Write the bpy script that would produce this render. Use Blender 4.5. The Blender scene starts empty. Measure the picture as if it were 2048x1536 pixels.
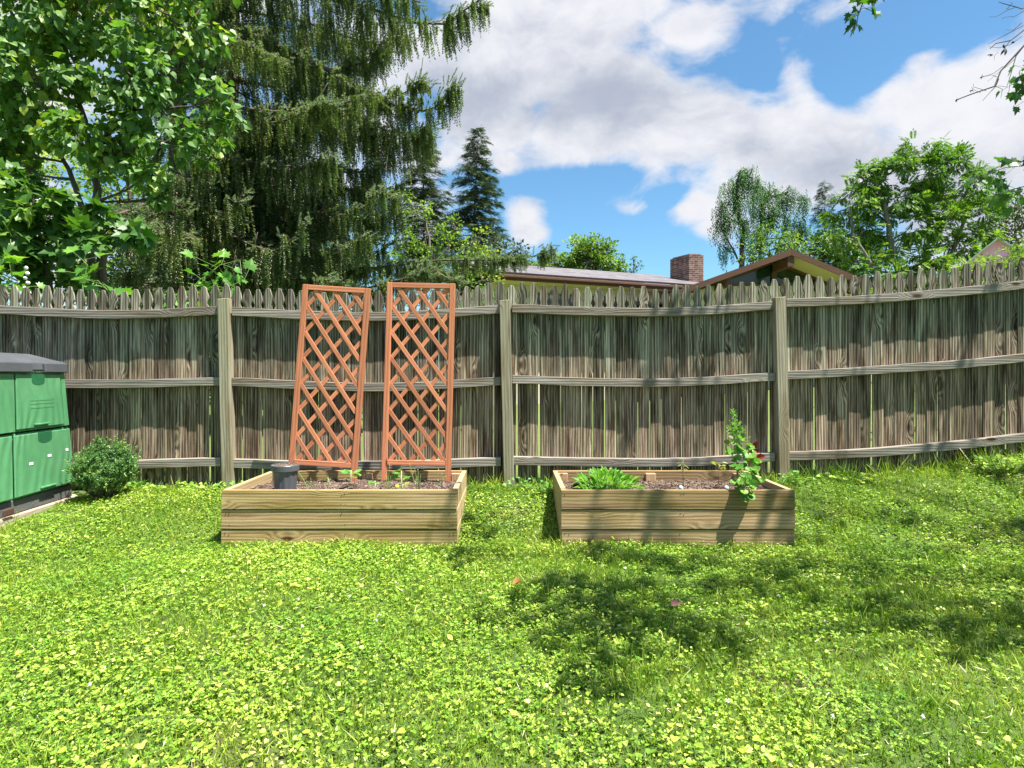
import bpy, math, random
import numpy as np
from mathutils import Vector, Matrix

random.seed(11)
rng = np.random.default_rng(11)
SC = bpy.context.scene
COL = SC.collection
R = math.radians

# ------------------------------------------------------------------ camera
F = 1200.0            # focal length in pixels of the 2048 wide photograph
CH = 1.22             # camera height
cam = bpy.data.cameras.new('camera')
camo = bpy.data.objects.new('camera', cam)
COL.objects.link(camo)
camo.location = (0, 0, CH)
camo.rotation_euler = (R(90), 0, 0)
cam.sensor_width = 36.0
cam.lens = 36.0 * F / 2048.0
cam.shift_y = -16.0 / 2048.0
cam.clip_start = 0.05
cam.clip_end = 3000
SC.camera = camo
SC.render.resolution_x = 1024
SC.render.resolution_y = 768

# ------------------------------------------------------------------ light
SUN = Vector((0.36, -0.185, 1.0)).normalized()
SUN_EL = math.asin(SUN.z)
SUN_AZ = math.atan2(SUN.x, SUN.y)
sl = bpy.data.lights.new('sun', 'SUN')
sl.energy = 5.0
sl.angle = R(0.53)
sl.color = (1.0, 0.95, 0.86)
slo = bpy.data.objects.new('sun', sl)
COL.objects.link(slo)
slo.rotation_euler = SUN.to_track_quat('Z', 'Y').to_euler()
SC.view_settings.view_transform = 'Standard'
SC.view_settings.look = 'None'
SC.view_settings.gamma = 1.0
SC.view_settings.exposure = 1.62


class NT:
    """short node-tree writer"""
    def __init__(s, tree):
        s.t = tree
        s.n = tree.nodes
        s.l = tree.links

    def new(s, typ, **kw):
        nd = s.n.new(typ)
        for k, v in kw.items():
            setattr(nd, k, v)
        return nd

    def put(s, sock, v):
        if isinstance(v, bpy.types.NodeSocket):
            s.l.new(v, sock)
        elif v is not None:
            sock.default_value = v

    def math(s, op, a, b=None, c=None, clamp=False):
        nd = s.new('ShaderNodeMath', operation=op, use_clamp=clamp)
        s.put(nd.inputs[0], a)
        if b is not None: s.put(nd.inputs[1], b)
        if c is not None: s.put(nd.inputs[2], c)
        return nd.outputs[0]

    def vmath(s, op, a, b=None, scale=None):
        nd = s.new('ShaderNodeVectorMath', operation=op)
        s.put(nd.inputs[0], a)
        if b is not None: s.put(nd.inputs[1], b)
        if scale is not None: s.put(nd.inputs['Scale'], scale)
        return nd.outputs['Value'] if op in ('LENGTH', 'DOT_PRODUCT', 'DISTANCE') else nd.outputs[0]

    def noise(s, vec, scale, detail=4, rough=0.5, dist=0.0, out='Fac', lac=2.0):
        nd = s.new('ShaderNodeTexNoise')
        s.put(nd.inputs['Vector'], vec)
        s.put(nd.inputs['Scale'], scale)
        nd.inputs['Detail'].default_value = detail
        nd.inputs['Roughness'].default_value = rough
        nd.inputs['Distortion'].default_value = dist
        nd.inputs['Lacunarity'].default_value = lac
        return nd.outputs[out]

    def mapr(s, v, a, b, c=0.0, d=1.0, smooth=True):
        nd = s.new('ShaderNodeMapRange')
        nd.interpolation_type = 'SMOOTHSTEP' if smooth else 'LINEAR'
        s.put(nd.inputs[0], v)
        for i, x in zip((1, 2, 3, 4), (a, b, c, d)): s.put(nd.inputs[i], x)
        return nd.outputs[0]

    def mix(s, f, a, b, blend='MIX'):
        nd = s.new('ShaderNodeMix', data_type='RGBA', blend_type=blend)
        s.put(nd.inputs[0], f)
        for i, x in ((6, a), (7, b)):
            if isinstance(x, (tuple, list)) and len(x) == 3: x = (*x, 1)
            s.put(nd.inputs[i], x)
        return nd.outputs[2]

    def ramp(s, f, stops, interp='LINEAR'):
        nd = s.new('ShaderNodeValToRGB')
        cr = nd.color_ramp
        cr.interpolation = interp
        while len(cr.elements) < len(stops): cr.elements.new(0.5)
        for e, (p, c) in zip(cr.elements, stops):
            e.position = p
            e.color = (*c, 1)
        s.put(nd.inputs[0], f)
        return nd.outputs[0]

    def sep(s, v):
        nd = s.new('ShaderNodeSeparateXYZ')
        s.put(nd.inputs[0], v)
        return nd.outputs

    def comb(s, x, y, z):
        nd = s.new('ShaderNodeCombineXYZ')
        for i, q in enumerate((x, y, z)): s.put(nd.inputs[i], q)
        return nd.outputs[0]


# ------------------------------------------------------------------ world: sky and clouds, by direction
w = bpy.data.worlds.new('World')
SC.world = w
w.use_nodes = True
T = NT(w.node_tree)
for n_ in list(T.n): T.n.remove(n_)
sky = T.new('ShaderNodeTexSky', sky_type='NISHITA')
sky.sun_disc = False
sky.sun_elevation = SUN_EL
sky.sun_rotation = SUN_AZ
sky.air_density = 1.0
sky.dust_density = 0.3
sky.ozone_density = 2.5
tc = T.new('ShaderNodeTexCoord').outputs['Generated']
sx, sy_, sz_ = T.sep(tc)[0:3]
az = T.math('ARCTAN2', sx, sy_)
el = T.math('ARCSINE', sz_)
ae = T.comb(az, el, 0.0)


def ang(px, py):
    u = (px - 1024) / F; v = (752 - py) / F
    a = math.atan(u)
    return a, math.atan(v * math.cos(a))


def blobmask(lst, sm=0.25):
    out = None
    for (px, py, rx, ry, gain) in lst:
        a, e = ang(px, py)
        d = T.vmath('SUBTRACT', ae, (a, e, 0))
        d = T.vmath('MULTIPLY', d, (F / rx, F / ry, 0))
        d = T.vmath('LENGTH', d)
        m = T.math('MULTIPLY_ADD', d, -gain, gain)
        if out is None: out = m
        else: out = T.math('SMOOTH_MAX', out, m, sm)
    return out


warp = T.noise(tc, 5.0, 3, 0.5, out='Color')
warp = T.vmath('SUBTRACT', warp, (0.5, 0.5, 0.5))
wtc = T.vmath('ADD', tc, T.vmath('SCALE', warp, scale=0.10))
wtc = T.vmath('MULTIPLY', wtc, (1.0, 1.0, 1.7))
f1 = T.noise(wtc, 5.5, 9, 0.56)
f2 = T.noise(wtc, 14.0, 6, 0.6)
cl = [
    (1180, 30, 330, 150, 1.0), (960, 130, 260, 150, 1.0), (1200, 150, 270, 110, 1.0), (1400, 60, 110, 110, .9),
    (1000, 245, 260, 58, .9), (1250, 240, 280, 75, 1.0), (1420, 250, 230, 130, 1.0), (1590, 170, 85, 90, .9),
    (1620, 290, 240, 88, 1.0), (1850, 330, 330, 140, 1.0), (1960, 210, 220, 120, 1.0), (1790, 200, 100, 60, .8), (1850, 115, 70, 35, .8),
    (1770, 370, 220, 52, .8), (2200, 250, 300, 260, 1.0),
    (1050, 435, 48, 66, 1.0), (1010, 330, 40, 38, .8), (1395, 422, 62, 28, .8), (1430, 450, 40, 26, .7), (1252, 415, 48, 19, .5),
    (900, 320, 160, 80, .35), (760, 240, 130, 150, .3),
    (420, 150, 300, 160, .3), (-300, 100, 500, 300, .9), (1500, -500, 700, 300, .8), (300, -700, 600, 300, .7), (2900, 500, 500, 300, .8),
]
mk = blobmask(cl)
dens = T.math('ADD', T.math('MULTIPLY', mk, 1.15), T.math('MULTIPLY', T.math('SUBTRACT', f1, 0.485), 4.0))
holes = T.math('MAXIMUM', blobmask([(1900, 40, 300, 62, 1.0), (1150, 362, 180, 36, 1.0), (1335, 392, 50, 26, 1.0), (1700, 140, 70, 60, 1.0), (1530, 135, 50, 40, .8)]), 0.0)
dens = T.math('SUBTRACT', dens, T.math('MULTIPLY', holes, 1.0))
# other half of the sky: free fair-weather cloud
back = T.math('MULTIPLY', T.math('SUBTRACT', T.noise(wtc, 2.2, 8, 0.55), 0.5), 5.0)
isback = T.mapr(sy_, 0.25, -0.1)
dens = T.math('ADD', T.math('MULTIPLY', dens, T.math('SUBTRACT', 1.0, isback)), T.math('MULTIPLY', back, isback))
cover = T.mapr(dens, -0.08, 0.72)
cover = T.math('POWER', cover, 0.8)
gr = blobmask([(1180, 200, 300, 75, 1.0), (950, 190, 200, 80, .9), (1900, 400, 300, 100, .75), (1500, 300, 160, 35, .5), (1650, 330, 200, 60, .8), (1080, 60, 140, 60, .35)])
gray = T.math('ADD', T.math('MAXIMUM', gr, -0.1), T.math('MULTIPLY', T.math('SUBTRACT', T.noise(wtc, 7.0, 7, 0.6), 0.5), 1.9))
gray = T.mapr(gray, -0.25, 1.0)
ccol = T.mix(gray, (0.86, 0.87, 0.91), (0.47, 0.52, 0.62))
ccol = T.mix(T.mapr(f2, 0.3, 0.75), ccol, (0.92, 0.92, 0.95), 'MULTIPLY')
CLOUD_K = 7.0
ccol = T.vmath('SCALE', ccol, scale=CLOUD_K)
blue = T.mix(1.0, sky.outputs[0], (0.84, 1.20, 1.27), 'MULTIPLY')
allc = T.mix(cover, blue, ccol)
allc = T.mix(T.mapr(sz_, 0.0, -0.02), allc, (1.2, 1.6, .6))
bg = T.new('ShaderNodeBackground')
T.put(bg.inputs[0], allc)
bg.inputs[1].default_value = 0.05
wo = T.new('ShaderNodeOutputWorld')
T.l.new(bg.outputs[0], wo.inputs[0])


# ------------------------------------------------------------------ helpers
def P(px, py, Y):
    """world point that photo pixel (px,py) sees at distance Y"""
    return np.array([(px - 1024) / F * Y, Y, CH + (752 - py) / F * Y])


def zb(x):
    return np.interp(x, [-9, -4.6, -2.6, 0, 2.4, 3.4, 4.6, 9], [.16, .18, .21, .235, .285, .35, .50, .85])


def gz(x, y):
    x = np.asarray(x, float); y = np.asarray(y, float)
    y0 = np.interp(x, [-3.4, -2.5, -2.2, 2.2, 2.8], [2.9, 3.9, 4.2, 4.2, 3.9])
    t = np.clip((y - y0) / (5.4 - y0), 0, 1)
    s = t * t * (3 - 2 * t)
    lump = 0.012 * np.sin(x * 3.1 + 1.3 * np.sin(y * 2.3)) + 0.008 * np.sin(x * 7.3 + y * 5.1)
    return s * zb(x) + lump * (1 - s * .6) + np.maximum(y - 5.4, 0) * .006


def nrm(a):
    a = np.asarray(a, float)
    return a / np.maximum(np.linalg.norm(a, axis=-1, keepdims=True), 1e-9)


def vnoise(x, y, s, seed=0):
    x = np.asarray(x) / s; y = np.asarray(y) / s
    xi = np.floor(x).astype(int); yi = np.floor(y).astype(int)
    fx = x - xi; fy = y - yi
    fx = fx * fx * (3 - 2 * fx); fy = fy * fy * (3 - 2 * fy)
    def h(a, b):
        v = np.sin(a * 127.1 + b * 311.7 + seed * 74.7) * 43758.5453
        return v - np.floor(v)
    return (h(xi, yi) * (1 - fx) + h(xi + 1, yi) * fx) * (1 - fy) + (h(xi, yi + 1) * (1 - fx) + h(xi + 1, yi + 1) * fx) * fy


class Acc:
    """collects geometry for ONE mesh"""
    def __init__(s):
        s.v = []; s.l = []; s.t = []; s.m = []; s.n = 0

    def add(s, verts, faces, mi=0):
        verts = np.asarray(verts, float).reshape(-1, 3)
        s.v.append(verts)
        s.l.append(np.concatenate([np.asarray(f) for f in faces]) + s.n)
        s.t.append(np.array([len(f) for f in faces]))
        s.m.append(np.full(len(faces), mi))
        s.n += len(verts)
        return s

    def inst(s, tmpl, pos, d, n, sc, mi=0):
        """copies template (verts: x width, y length, z normal) at pos, y along d, z towards n"""
        tv, tf = tmpl
        tv = np.asarray(tv, float)
        pos = np.asarray(pos, float).reshape(-1, 3)
        N = len(pos)
        if N == 0: return s
        d = np.broadcast_to(nrm(d), (N, 3)); n = np.broadcast_to(nrm(n), (N, 3))
        x = nrm(np.cross(d, n)); z = np.cross(x, d)
        sc = np.asarray(sc, float)
        if sc.ndim == 0: sc = np.full((N, 3), float(sc))
        elif sc.ndim == 1: sc = np.repeat(sc[:, None], 3, 1)
        lv = tv[None] * sc[:, None, :]
        wv = pos[:, None] + lv[..., 0:1] * x[:, None] + lv[..., 1:2] * d[:, None] + lv[..., 2:3] * z[:, None]
        s.v.append(wv.reshape(-1, 3))
        fl = np.concatenate([np.asarray(f) for f in tf]); ft = np.array([len(f) for f in tf])
        s.l.append((fl[None] + (np.arange(N) * len(tv))[:, None] + s.n).reshape(-1))
        s.t.append(np.tile(ft, N))
        s.m.append(np.full(N * len(ft), mi))
        s.n += N * len(tv)
        return s

    def tube(s, pts, rad, sides=6, mi=0, cap=True):
        pts = np.asarray(pts, float); k = len(pts)
        rad = np.broadcast_to(np.asarray(rad, float), (k,))
        tan = nrm(np.gradient(pts, axis=0))
        ref = np.array([0, 0, 1.0]) if abs(tan[0][2]) < .8 else np.array([0, 1.0, 0])
        a = nrm(np.cross(tan, ref)); b = np.cross(tan, a)
        th = np.linspace(0, 2 * np.pi, sides, endpoint=False)
        ring = pts[:, None] + rad[:, None, None] * (np.cos(th)[None, :, None] * a[:, None] + np.sin(th)[None, :, None] * b[:, None])
        f = []
        for i in range(k - 1):
            for j in range(sides):
                j2 = (j + 1) % sides
                f.append((i * sides + j, i * sides + j2, (i + 1) * sides + j2, (i + 1) * sides + j))
        if cap:
            f.append(tuple(range(sides - 1, -1, -1))); f.append(tuple((k - 1) * sides + j for j in range(sides)))
        return s.add(ring.reshape(-1, 3), f, mi)

    def box(s, lo, hi, mi=0, M=None):
        x0, y0, z0 = lo; x1, y1, z1 = hi
        v = np.array([(x0, y0, z0), (x1, y0, z0), (x1, y1, z0), (x0, y1, z0), (x0, y0, z1), (x1, y0, z1), (x1, y1, z1), (x0, y1, z1)], float)
        if M is not None: v = v @ np.array(M.to_3x3()).T + np.array(M.translation)
        return s.add(v, [(0, 3, 2, 1), (4, 5, 6, 7), (0, 1, 5, 4), (1, 2, 6, 5), (2, 3, 7, 6), (3, 0, 4, 7)], mi)

    def hexa(s, v8, mi=0):
        return s.add(v8, [(0, 3, 2, 1), (4, 5, 6, 7), (0, 1, 5, 4), (1, 2, 6, 5), (2, 3, 7, 6), (3, 0, 4, 7)], mi)

    def ext(s, poly, y0, y1, mi=0):
        """outline (x,z) list extruded from y0 to y1"""
        k = len(poly)
        v = [(x, y0, z) for x, z in poly] + [(x, y1, z) for x, z in poly]
        f = [tuple(range(k)), tuple(range(2 * k - 1, k - 1, -1))] + [(i, i + k, (i + 1) % k + k, (i + 1) % k) for i in range(k)]
        return s.add(v, f, mi)

    def build(s, name, mats, parent=None, smooth=False, loc=None, rot=None):
        me = bpy.data.meshes.new(name)
        if s.n:
            v = np.concatenate(s.v); l = np.concatenate(s.l); t = np.concatenate(s.t); m = np.concatenate(s.m)
            me.vertices.add(len(v)); me.vertices.foreach_set('co', v.astype(np.float32).ravel())
            me.loops.add(len(l)); me.loops.foreach_set('vertex_index', l.astype(np.int32))
            me.polygons.add(len(t))
            me.polygons.foreach_set('loop_start', np.concatenate([[0], np.cumsum(t)[:-1]]).astype(np.int32))
            try: me.polygons.foreach_set('loop_total', t.astype(np.int32))
            except Exception: pass
            me.polygons.foreach_set('material_index', m.astype(np.int32))
            me.polygons.foreach_set('use_smooth', np.full(len(t), smooth))
            me.update(calc_edges=True)
        if not isinstance(mats, (list, tuple)): mats = [mats]
        for q in mats: me.materials.append(q)
        o = bpy.data.objects.new(name, me)
        COL.objects.link(o)
        if parent is not None: o.parent = parent
        if loc is not None: o.location = loc
        if rot is not None: o.rotation_euler = rot
        return o


def bevel(o, wd, seg=2):
    m = o.modifiers.new('bevel', 'BEVEL'); m.width = wd; m.segments = seg; m.limit_method = 'ANGLE'
    return o


def tag(o, label=None, cat=None, group=None, kind=None):
    for k, v in (('label', label), ('category', cat), ('group', group), ('kind', kind)):
        if v: o[k] = v
    return o


def thing(name, label, cat, loc=(0, 0, 0), group=None, rot=None):
    o = bpy.data.objects.new(name, None)
    o.empty_display_size = .1
    COL.objects.link(o); o.location = [float(q) for q in loc]
    if rot is not None: o.rotation_euler = rot
    return tag(o, label, cat, group)


# ------------------------------------------------------------------ materials
def newmat(name):
    m = bpy.data.materials.new(name); m.use_nodes = True
    t = NT(m.node_tree)
    for q in list(t.n): t.n.remove(q)
    out = t.new('ShaderNodeOutputMaterial')
    return m, t, out


def pbsdf(t, col, rough=.6, spec=.5, normal=None, metal=0.0):
    b = t.new('ShaderNodeBsdfPrincipled')
    if isinstance(col, tuple) and len(col) == 3: col = (*col, 1)
    t.put(b.inputs['Base Color'], col)
    t.put(b.inputs['Roughness'], rough)
    b.inputs['Metallic'].default_value = metal
    b.inputs['Specular IOR Level'].default_value = spec
    if normal is not None: t.l.new(normal, b.inputs['Normal'])
    return b


def bump(t, h, strength=.3, dist=.01):
    b = t.new('ShaderNodeBump')
    b.inputs['Strength'].default_value = strength; b.inputs['Distance'].default_value = dist
    t.l.new(h, b.inputs['Height'])
    return b.outputs[0]


def leafmat(name, cols, transl=.4, rough=.45, spec=.35, tcol=None, nscale=.6, spread=.75):
    """per-leaf random colour; light passes through the leaf"""
    m, t, out = newmat(name)
    geo = t.new('ShaderNodeNewGeometry')
    pos = geo.outputs['Position']
    r = geo.outputs['Random Per Island']
    nz = t.noise(pos, nscale, 2, .5)
    f = t.math('ADD', t.math('MULTIPLY', r, spread), t.math('MULTIPLY', t.math('SUBTRACT', nz, .5), 1.1))
    f = t.math('ADD', f, (1 - spread) / 2)
    k = len(cols)
    c = t.ramp(f, [(i / (k - 1), q) for i, q in enumerate(cols)])
    b = pbsdf(t, c, rough, spec)
    tr = t.new('ShaderNodeBsdfTranslucent')
    tm = t.mix(1.0, c, tcol or (1.18, 1.28, .42), 'MULTIPLY')
    t.l.new(tm, tr.inputs[0])
    mx = t.new('ShaderNodeMixShader'); mx.inputs[0].default_value = transl
    t.l.new(b.outputs[0], mx.inputs[1]); t.l.new(tr.outputs[0], mx.inputs[2])
    t.l.new(mx.outputs[0], out.inputs[0])
    return m


def woodmat(name, cols, axis='Z', stain=None, green=None, knots=True, rough=.85, bumps=.5, fine=1.0, tone=.25, grain=1.0, cath=.6, zgrad=False, stsc=9, con=1.7):
    """sawn board: streaky grain along one axis, growth-ring figure, knots, stains"""
    m, t, out = newmat(name)
    tcn = t.new('ShaderNodeTexCoord').outputs['Object']
    oi = t.new('ShaderNodeObjectInfo').outputs['Random']
    off = t.vmath('SCALE', t.comb(oi, oi, oi), scale=91.7)
    v = t.vmath('ADD', tcn, off)
    st = {'Z': (1, 1, .035), 'X': (.035, 1, 1), 'Y': (1, .035, 1)}[axis]
    st2 = {'Z': (1, 1, .13), 'X': (.13, 1, 1), 'Y': (1, .13, 1)}[axis]
    wz = t.vmath('SCALE', t.vmath('SUBTRACT', t.noise(t.vmath('MULTIPLY', v, st2), 7, 2, .5, out='Color'), (.5, .5, .5)), scale=.022)
    vv = t.vmath('ADD', v, wz)
    kn = None
    if knots:
        vo = t.new('ShaderNodeTexVoronoi'); vo.feature = 'F1'
        kscale = {'Z': (7, 7, 2.6), 'X': (2.6, 7, 7), 'Y': (7, 2.6, 7)}[axis]
        t.put(vo.inputs['Vector'], t.vmath('MULTIPLY', vv, kscale)); vo.inputs['Scale'].default_value = 1.0
        kd = vo.outputs['Distance']
        rr = t.sep(vo.outputs['Color'])[0]
        on = t.math('GREATER_THAN', rr, .66)
        kn = t.math('MULTIPLY', t.mapr(kd, .16, .07), on)
        halo = t.math('MULTIPLY', t.mapr(kd, .5, .1), on)
        vv = t.vmath('ADD', vv, t.vmath('SCALE', t.comb(halo, halo, halo), scale=.03))
    g1 = t.noise(t.vmath('MULTIPLY', vv, st), 85 * fine, 6, .65)
    g2 = t.noise(t.vmath('MULTIPLY', vv, st), 22 * fine, 3, .5)
    wv = t.new('ShaderNodeTexWave'); wv.wave_type = 'RINGS'; wv.rings_direction = {'Z': 'Z', 'X': 'X', 'Y': 'Y'}[axis]
    t.put(wv.inputs['Vector'], t.vmath('MULTIPLY', vv, st2)); wv.inputs['Scale'].default_value = 18 * fine
    wv.inputs['Distortion'].default_value = 2.4; wv.inputs['Detail'].default_value = 3; wv.inputs['Detail Scale'].default_value = 1.2
    ring = wv.outputs['Fac']
    f = t.math('ADD', t.math('MULTIPLY', g1, .62 * grain), t.math('MULTIPLY', g2, .38))
    f = t.math('ADD', f, t.math('MULTIPLY', t.math('SUBTRACT', ring, .5), .22 * cath))
    f = t.math('ADD', t.math('MULTIPLY', t.math('SUBTRACT', f, .5), con), .5)
    k = len(cols)
    c = t.ramp(f, [(i / (k - 1), q) for i, q in enumerate(cols)])
    if stain:
        big = t.noise(t.vmath('MULTIPLY', v, st2), stsc, 3, .55)
        c = t.mix(t.mapr(big, .48, .66, 0, .8), c, stain, 'MULTIPLY')
    if green:
        big = t.noise(t.vmath('ADD', t.vmath('MULTIPLY', v, st2), (3.1, 7.7, 1.9)), 6, 3, .6)
        c = t.mix(t.mapr(big, .40, .66, 0, .8), c, green, 'MULTIPLY')
    if zgrad:
        zz = t.sep(tcn)[2]
        gg = t.noise(t.vmath('ADD', v, (9.1, 2.2, 0)), 3.0, 2, .5)
        up_ = t.mapr(t.math('ADD', zz, t.math('MULTIPLY', t.math('SUBTRACT', gg, .5), .9)), -.75, -.15)
        c = t.mix(t.math('MULTIPLY', up_, .8), t.mix(1.0, c, (1.14, .95, .80), 'MULTIPLY'), t.mix(1.0, c, (.84, .92, .84), 'MULTIPLY'))  # height weathering; tint also puts shade above, warm sunlight below into the colour
    tn = t.math('MULTIPLY_ADD', t.math('FRACT', t.math('MULTIPLY', oi, 7.31)), tone * 2, 1 - tone)
    c = t.mix(1.0, c, t.comb(tn, tn, tn), 'MULTIPLY')
    if kn is not None:
        c = t.mix(kn, c, (.22, .14, .09), 'MULTIPLY')
    h = t.math('ADD', t.math('MULTIPLY', g1, .7), t.math('MULTIPLY', ring, .3))
    b = pbsdf(t, c, rough, .25, bump(t, h, bumps, .004))
    t.l.new(b.outputs[0], out.inputs[0])
    return m


def simplemat(name, col, rough=.6, spec=.4, var=.12, nscale=8, bumpk=0, bscale=40, metal=0):
    m, t, out = newmat(name)
    tcn = t.new('ShaderNodeTexCoord').outputs['Object']
    nz = t.noise(tcn, nscale, 4, .6)
    k = t.math('MULTIPLY_ADD', nz, var * 2, 1 - var)
    c = t.mix(1.0, col, t.comb(k, k, k), 'MULTIPLY')
    nm = bump(t, t.noise(tcn, bscale, 4, .6), bumpk, .01) if bumpk else None
    b = pbsdf(t, c, rough, spec, nm, metal)
    t.l.new(b.outputs[0], out.inputs[0])
    return m


M = {}
M['fence'] = woodmat('weathered_pine', [(.010, .008, .006), (.058, .049, .038), (.178, .154, .128), (.34, .31, .268), (.54, .50, .45)], 'Z', stain=(.34, .26, .19), green=(.80, .93, .82), tone=.30, bumps=1.0, zgrad=True, stsc=17, con=2.3)
M['rail'] = woodmat('weathered_rail', [(.045, .038, .031), (.16, .142, .12), (.30, .272, .236), (.46, .425, .38)], 'X', stain=(.7, .62, .5), tone=.12, bumps=.8, cath=.25)
M['post'] = woodmat('post_wood', [(.09, .08, .055), (.24, .21, .15), (.36, .32, .24), (.46, .42, .33)], 'Z', stain=(.66, .56, .44), green=(.9, .95, .82), tone=.1, bumps=.8)
M['board'] = woodmat('treated_board', [(.105, .058, .026), (.27, .175, .088), (.40, .285, .155), (.49, .37, .235)], 'X', stain=(.74, .72, .5), green=(.84, .92, .66), tone=.17, bumps=.5, rough=.75, cath=.8)
M['board_z'] = woodmat('treated_post', [(.2, .12, .06), (.38, .25, .14), (.48, .33, .19), (.54, .39, .24)], 'Z', tone=.1, bumps=.35, rough=.7)
M['board_y'] = woodmat('treated_board_side', [(.18, .12, .055), (.34, .25, .13), (.45, .34, .19), (.52, .41, .25)], 'Y', tone=.1, bumps=.35, rough=.7)
M['trellis'] = woodmat('stained_trellis', [(.24, .085, .040), (.44, .165, .082), (.54, .21, .108), (.60, .27, .15)], 'Z', tone=.17, bumps=.3, rough=.6, knots=True, grain=.8)
M['bark'] = woodmat('bark', [(.03, .022, .016), (.075, .056, .042), (.12, .095, .075), (.17, .14, .115)], 'Z', knots=False, tone=.1, bumps=1.0, fine=.35)
M['bark_grey'] = woodmat('grey_bark', [(.05, .045, .04), (.11, .10, .09), (.17, .155, .14), (.24, .22, .2)], 'Z', knots=False, tone=.1, bumps=1.0, fine=.3)
M['house_timber'] = woodmat('brown_timber', [(.05, .024, .016), (.09, .046, .032), (.12, .062, .045), (.15, .08, .06)], 'X', knots=False, tone=.05)
M['ground_wood'] = woodmat('old_timber', [(.2, .15, .1), (.36, .29, .21), (.46, .38, .29), (.52, .44, .35)], 'Y', tone=.05)

# ------------------------------------------------------------------ leaf templates (x width, y length, z normal; length 1)
def T_oval(wd=.45, fold=.12):
    h = wd / 2
    v = [(0, 0, 0), (h * .8, .28, fold * .8), (h, .55, fold), (0, 1, 0), (-h, .55, fold), (-h * .8, .28, fold * .8), (0, .5, 0)]
    return v, [(0, 1, 2, 6), (6, 2, 3), (0, 6, 4, 5), (6, 3, 4)]


def T_heart(wd=.95, fold=.10, tip=-.12):
    h = wd / 2
    v = [(0, .06, 0), (h * .55, -.06, fold * .6), (h, .2, fold), (h * .85, .55, fold * .7), (0, 1, tip), (-h * .85, .55, fold * .7), (-h, .2, fold), (-h * .55, -.06, fold * .6), (0, .5, -.02)]
    return v, [(0, 1, 2, 8), (8, 2, 3), (8, 3, 4), (8, 4, 5), (8, 5, 6), (0, 8, 6, 7)]


def T_maple(fold=.12, drop=-.10):
    out = [(0, 0), (.16, .03), (.46, -.06), (.38, .14), (.60, .30), (.42, .36), (.50, .62), (.24, .56), (.16, .72), (0, 1.0)]
    pts = out + [(-x, y) for x, y in reversed(out[1:-1])]
    v = [(x, y, fold * abs(x) * 1.4 + drop * y * y) for x, y in pts] + [(0, .38, -.01)]
    c = len(pts)
    return v, [(c, i, (i + 1) % c) for i in range(c)]


def T_round(k=8, wd=1.0, cup=.12):
    v = [(0, 0.05, 0)]
    for i in range(k):
        a = -math.pi / 2 + (i + .5) * 2 * math.pi / k
        v.append((math.cos(a) * .5 * wd, .5 + math.sin(a) * .5, cup * (.5 + .5 * ((i % 2) * .5))))
    v.append((0, .5, 0))
    f = [(k + 1, i + 1, (i + 1) % k + 1) for i in range(k)]
    return v, f


def T_clover():
    v = []; f = []
    for k in range(3):
        a = k * 2.0944
        ca, sa = math.cos(a), math.sin(a)
        b = len(v)
        loc = [(0, 0.02, 0), (.24, .24, .07), (.25, .46, .09), (0, .52, .0), (-.25, .46, .09), (-.24, .24, .07)]
        v += [(x * ca - y * sa, x * sa + y * ca, z) for x, y, z in loc]
        f += [(b, b + 1, b + 2, b + 3), (b, b + 3, b + 4, b + 5)]
    return v, f


def T_blade(wd=.05, bend=.25):
    h = wd / 2
    v = [(-h, 0, 0), (h, 0, 0), (h * .8, .5, bend * .25), (-h * .8, .5, bend * .25), (h * .45, .8, bend * .65), (-h * .45, .8, bend * .65), (0, 1, bend)]
    return v, [(0, 1, 2, 3), (3, 2, 4, 5), (5, 4, 6)]


def T_strand(n=30, rad=.05, seed=3, needle=.06, wd=.010):
    """drooping spruce twig: short needle tufts all round a hanging axis; length 1 along +y, radius in x,z"""
    r = np.random.default_rng(seed)
    v = []; f = []
    for i in range(n):
        y = (i + .5) / n * .97
        taper = .55 + .45 * math.sin(min(1, (1 - y) * 2.2 + .25) * 1.57)
        a = i * 2.4 + r.uniform(-.4, .4)
        ca, sa = math.cos(a), math.sin(a)
        b = len(v)
        l = rad * taper * r.uniform(.75, 1.15)
        q = wd * r.uniform(.8, 1.3)
        v += [(-sa * q, y - .012, ca * q), (sa * q, y + .012, -ca * q), (ca * l, y + needle * r.uniform(.6, 1.2), sa * l)]
        f.append((b, b + 1, b + 2))
    return v, f


def T_spray(n=13, seed=1):
    """flat conifer spray, length 1, half width .35"""
    r = np.random.default_rng(seed)
    v = [(-.012, 0, 0), (.012, 0, 0), (0, 1, -.05)]; f = [(0, 1, 2)]
    for i in range(n):
        y = .08 + .85 * i / n
        sgn = 1 if i % 2 else -1
        l = .36 * (1 - y * .65) * r.uniform(.7, 1.1)
        b = len(v)
        v += [(0, y - .045, 0), (0, y + .045, 0), (sgn * l, y + .16 * r.uniform(.6, 1.3), r.uniform(-.08, .03))]
        f.append((b, b + 1, b + 2))
    return v, f


def T_pinnate(pairs=6):
    """walnut leaf"""
    v = []; f = []
    def lf(x, y, dx, dy, l, wd, z):
        b = len(v)
        n_ = math.hypot(dx, dy); dx /= n_; dy /= n_
        cx, cy = -dy, dx
        v.extend([(x, y, z), (x + dx * l * .5 + cx * wd, y + dy * l * .5 + cy * wd, z - .02), (x + dx * l, y + dy * l, z - .10), (x + dx * l * .5 - cx * wd, y + dy * l * .5 - cy * wd, z - .02)])
        f.append((b, b + 1, b + 2, b + 3))
    for i in range(pairs):
        y = .15 + .7 * i / pairs
        z = -.25 * y * y
        for s_ in (1, -1): lf(0, y, s_ * 1.0, .45, .36 * (1 - abs(y - .5) * .5), .07, z)
    lf(0, .85, 0, 1, .3, .06, -.2)
    return v, f


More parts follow.
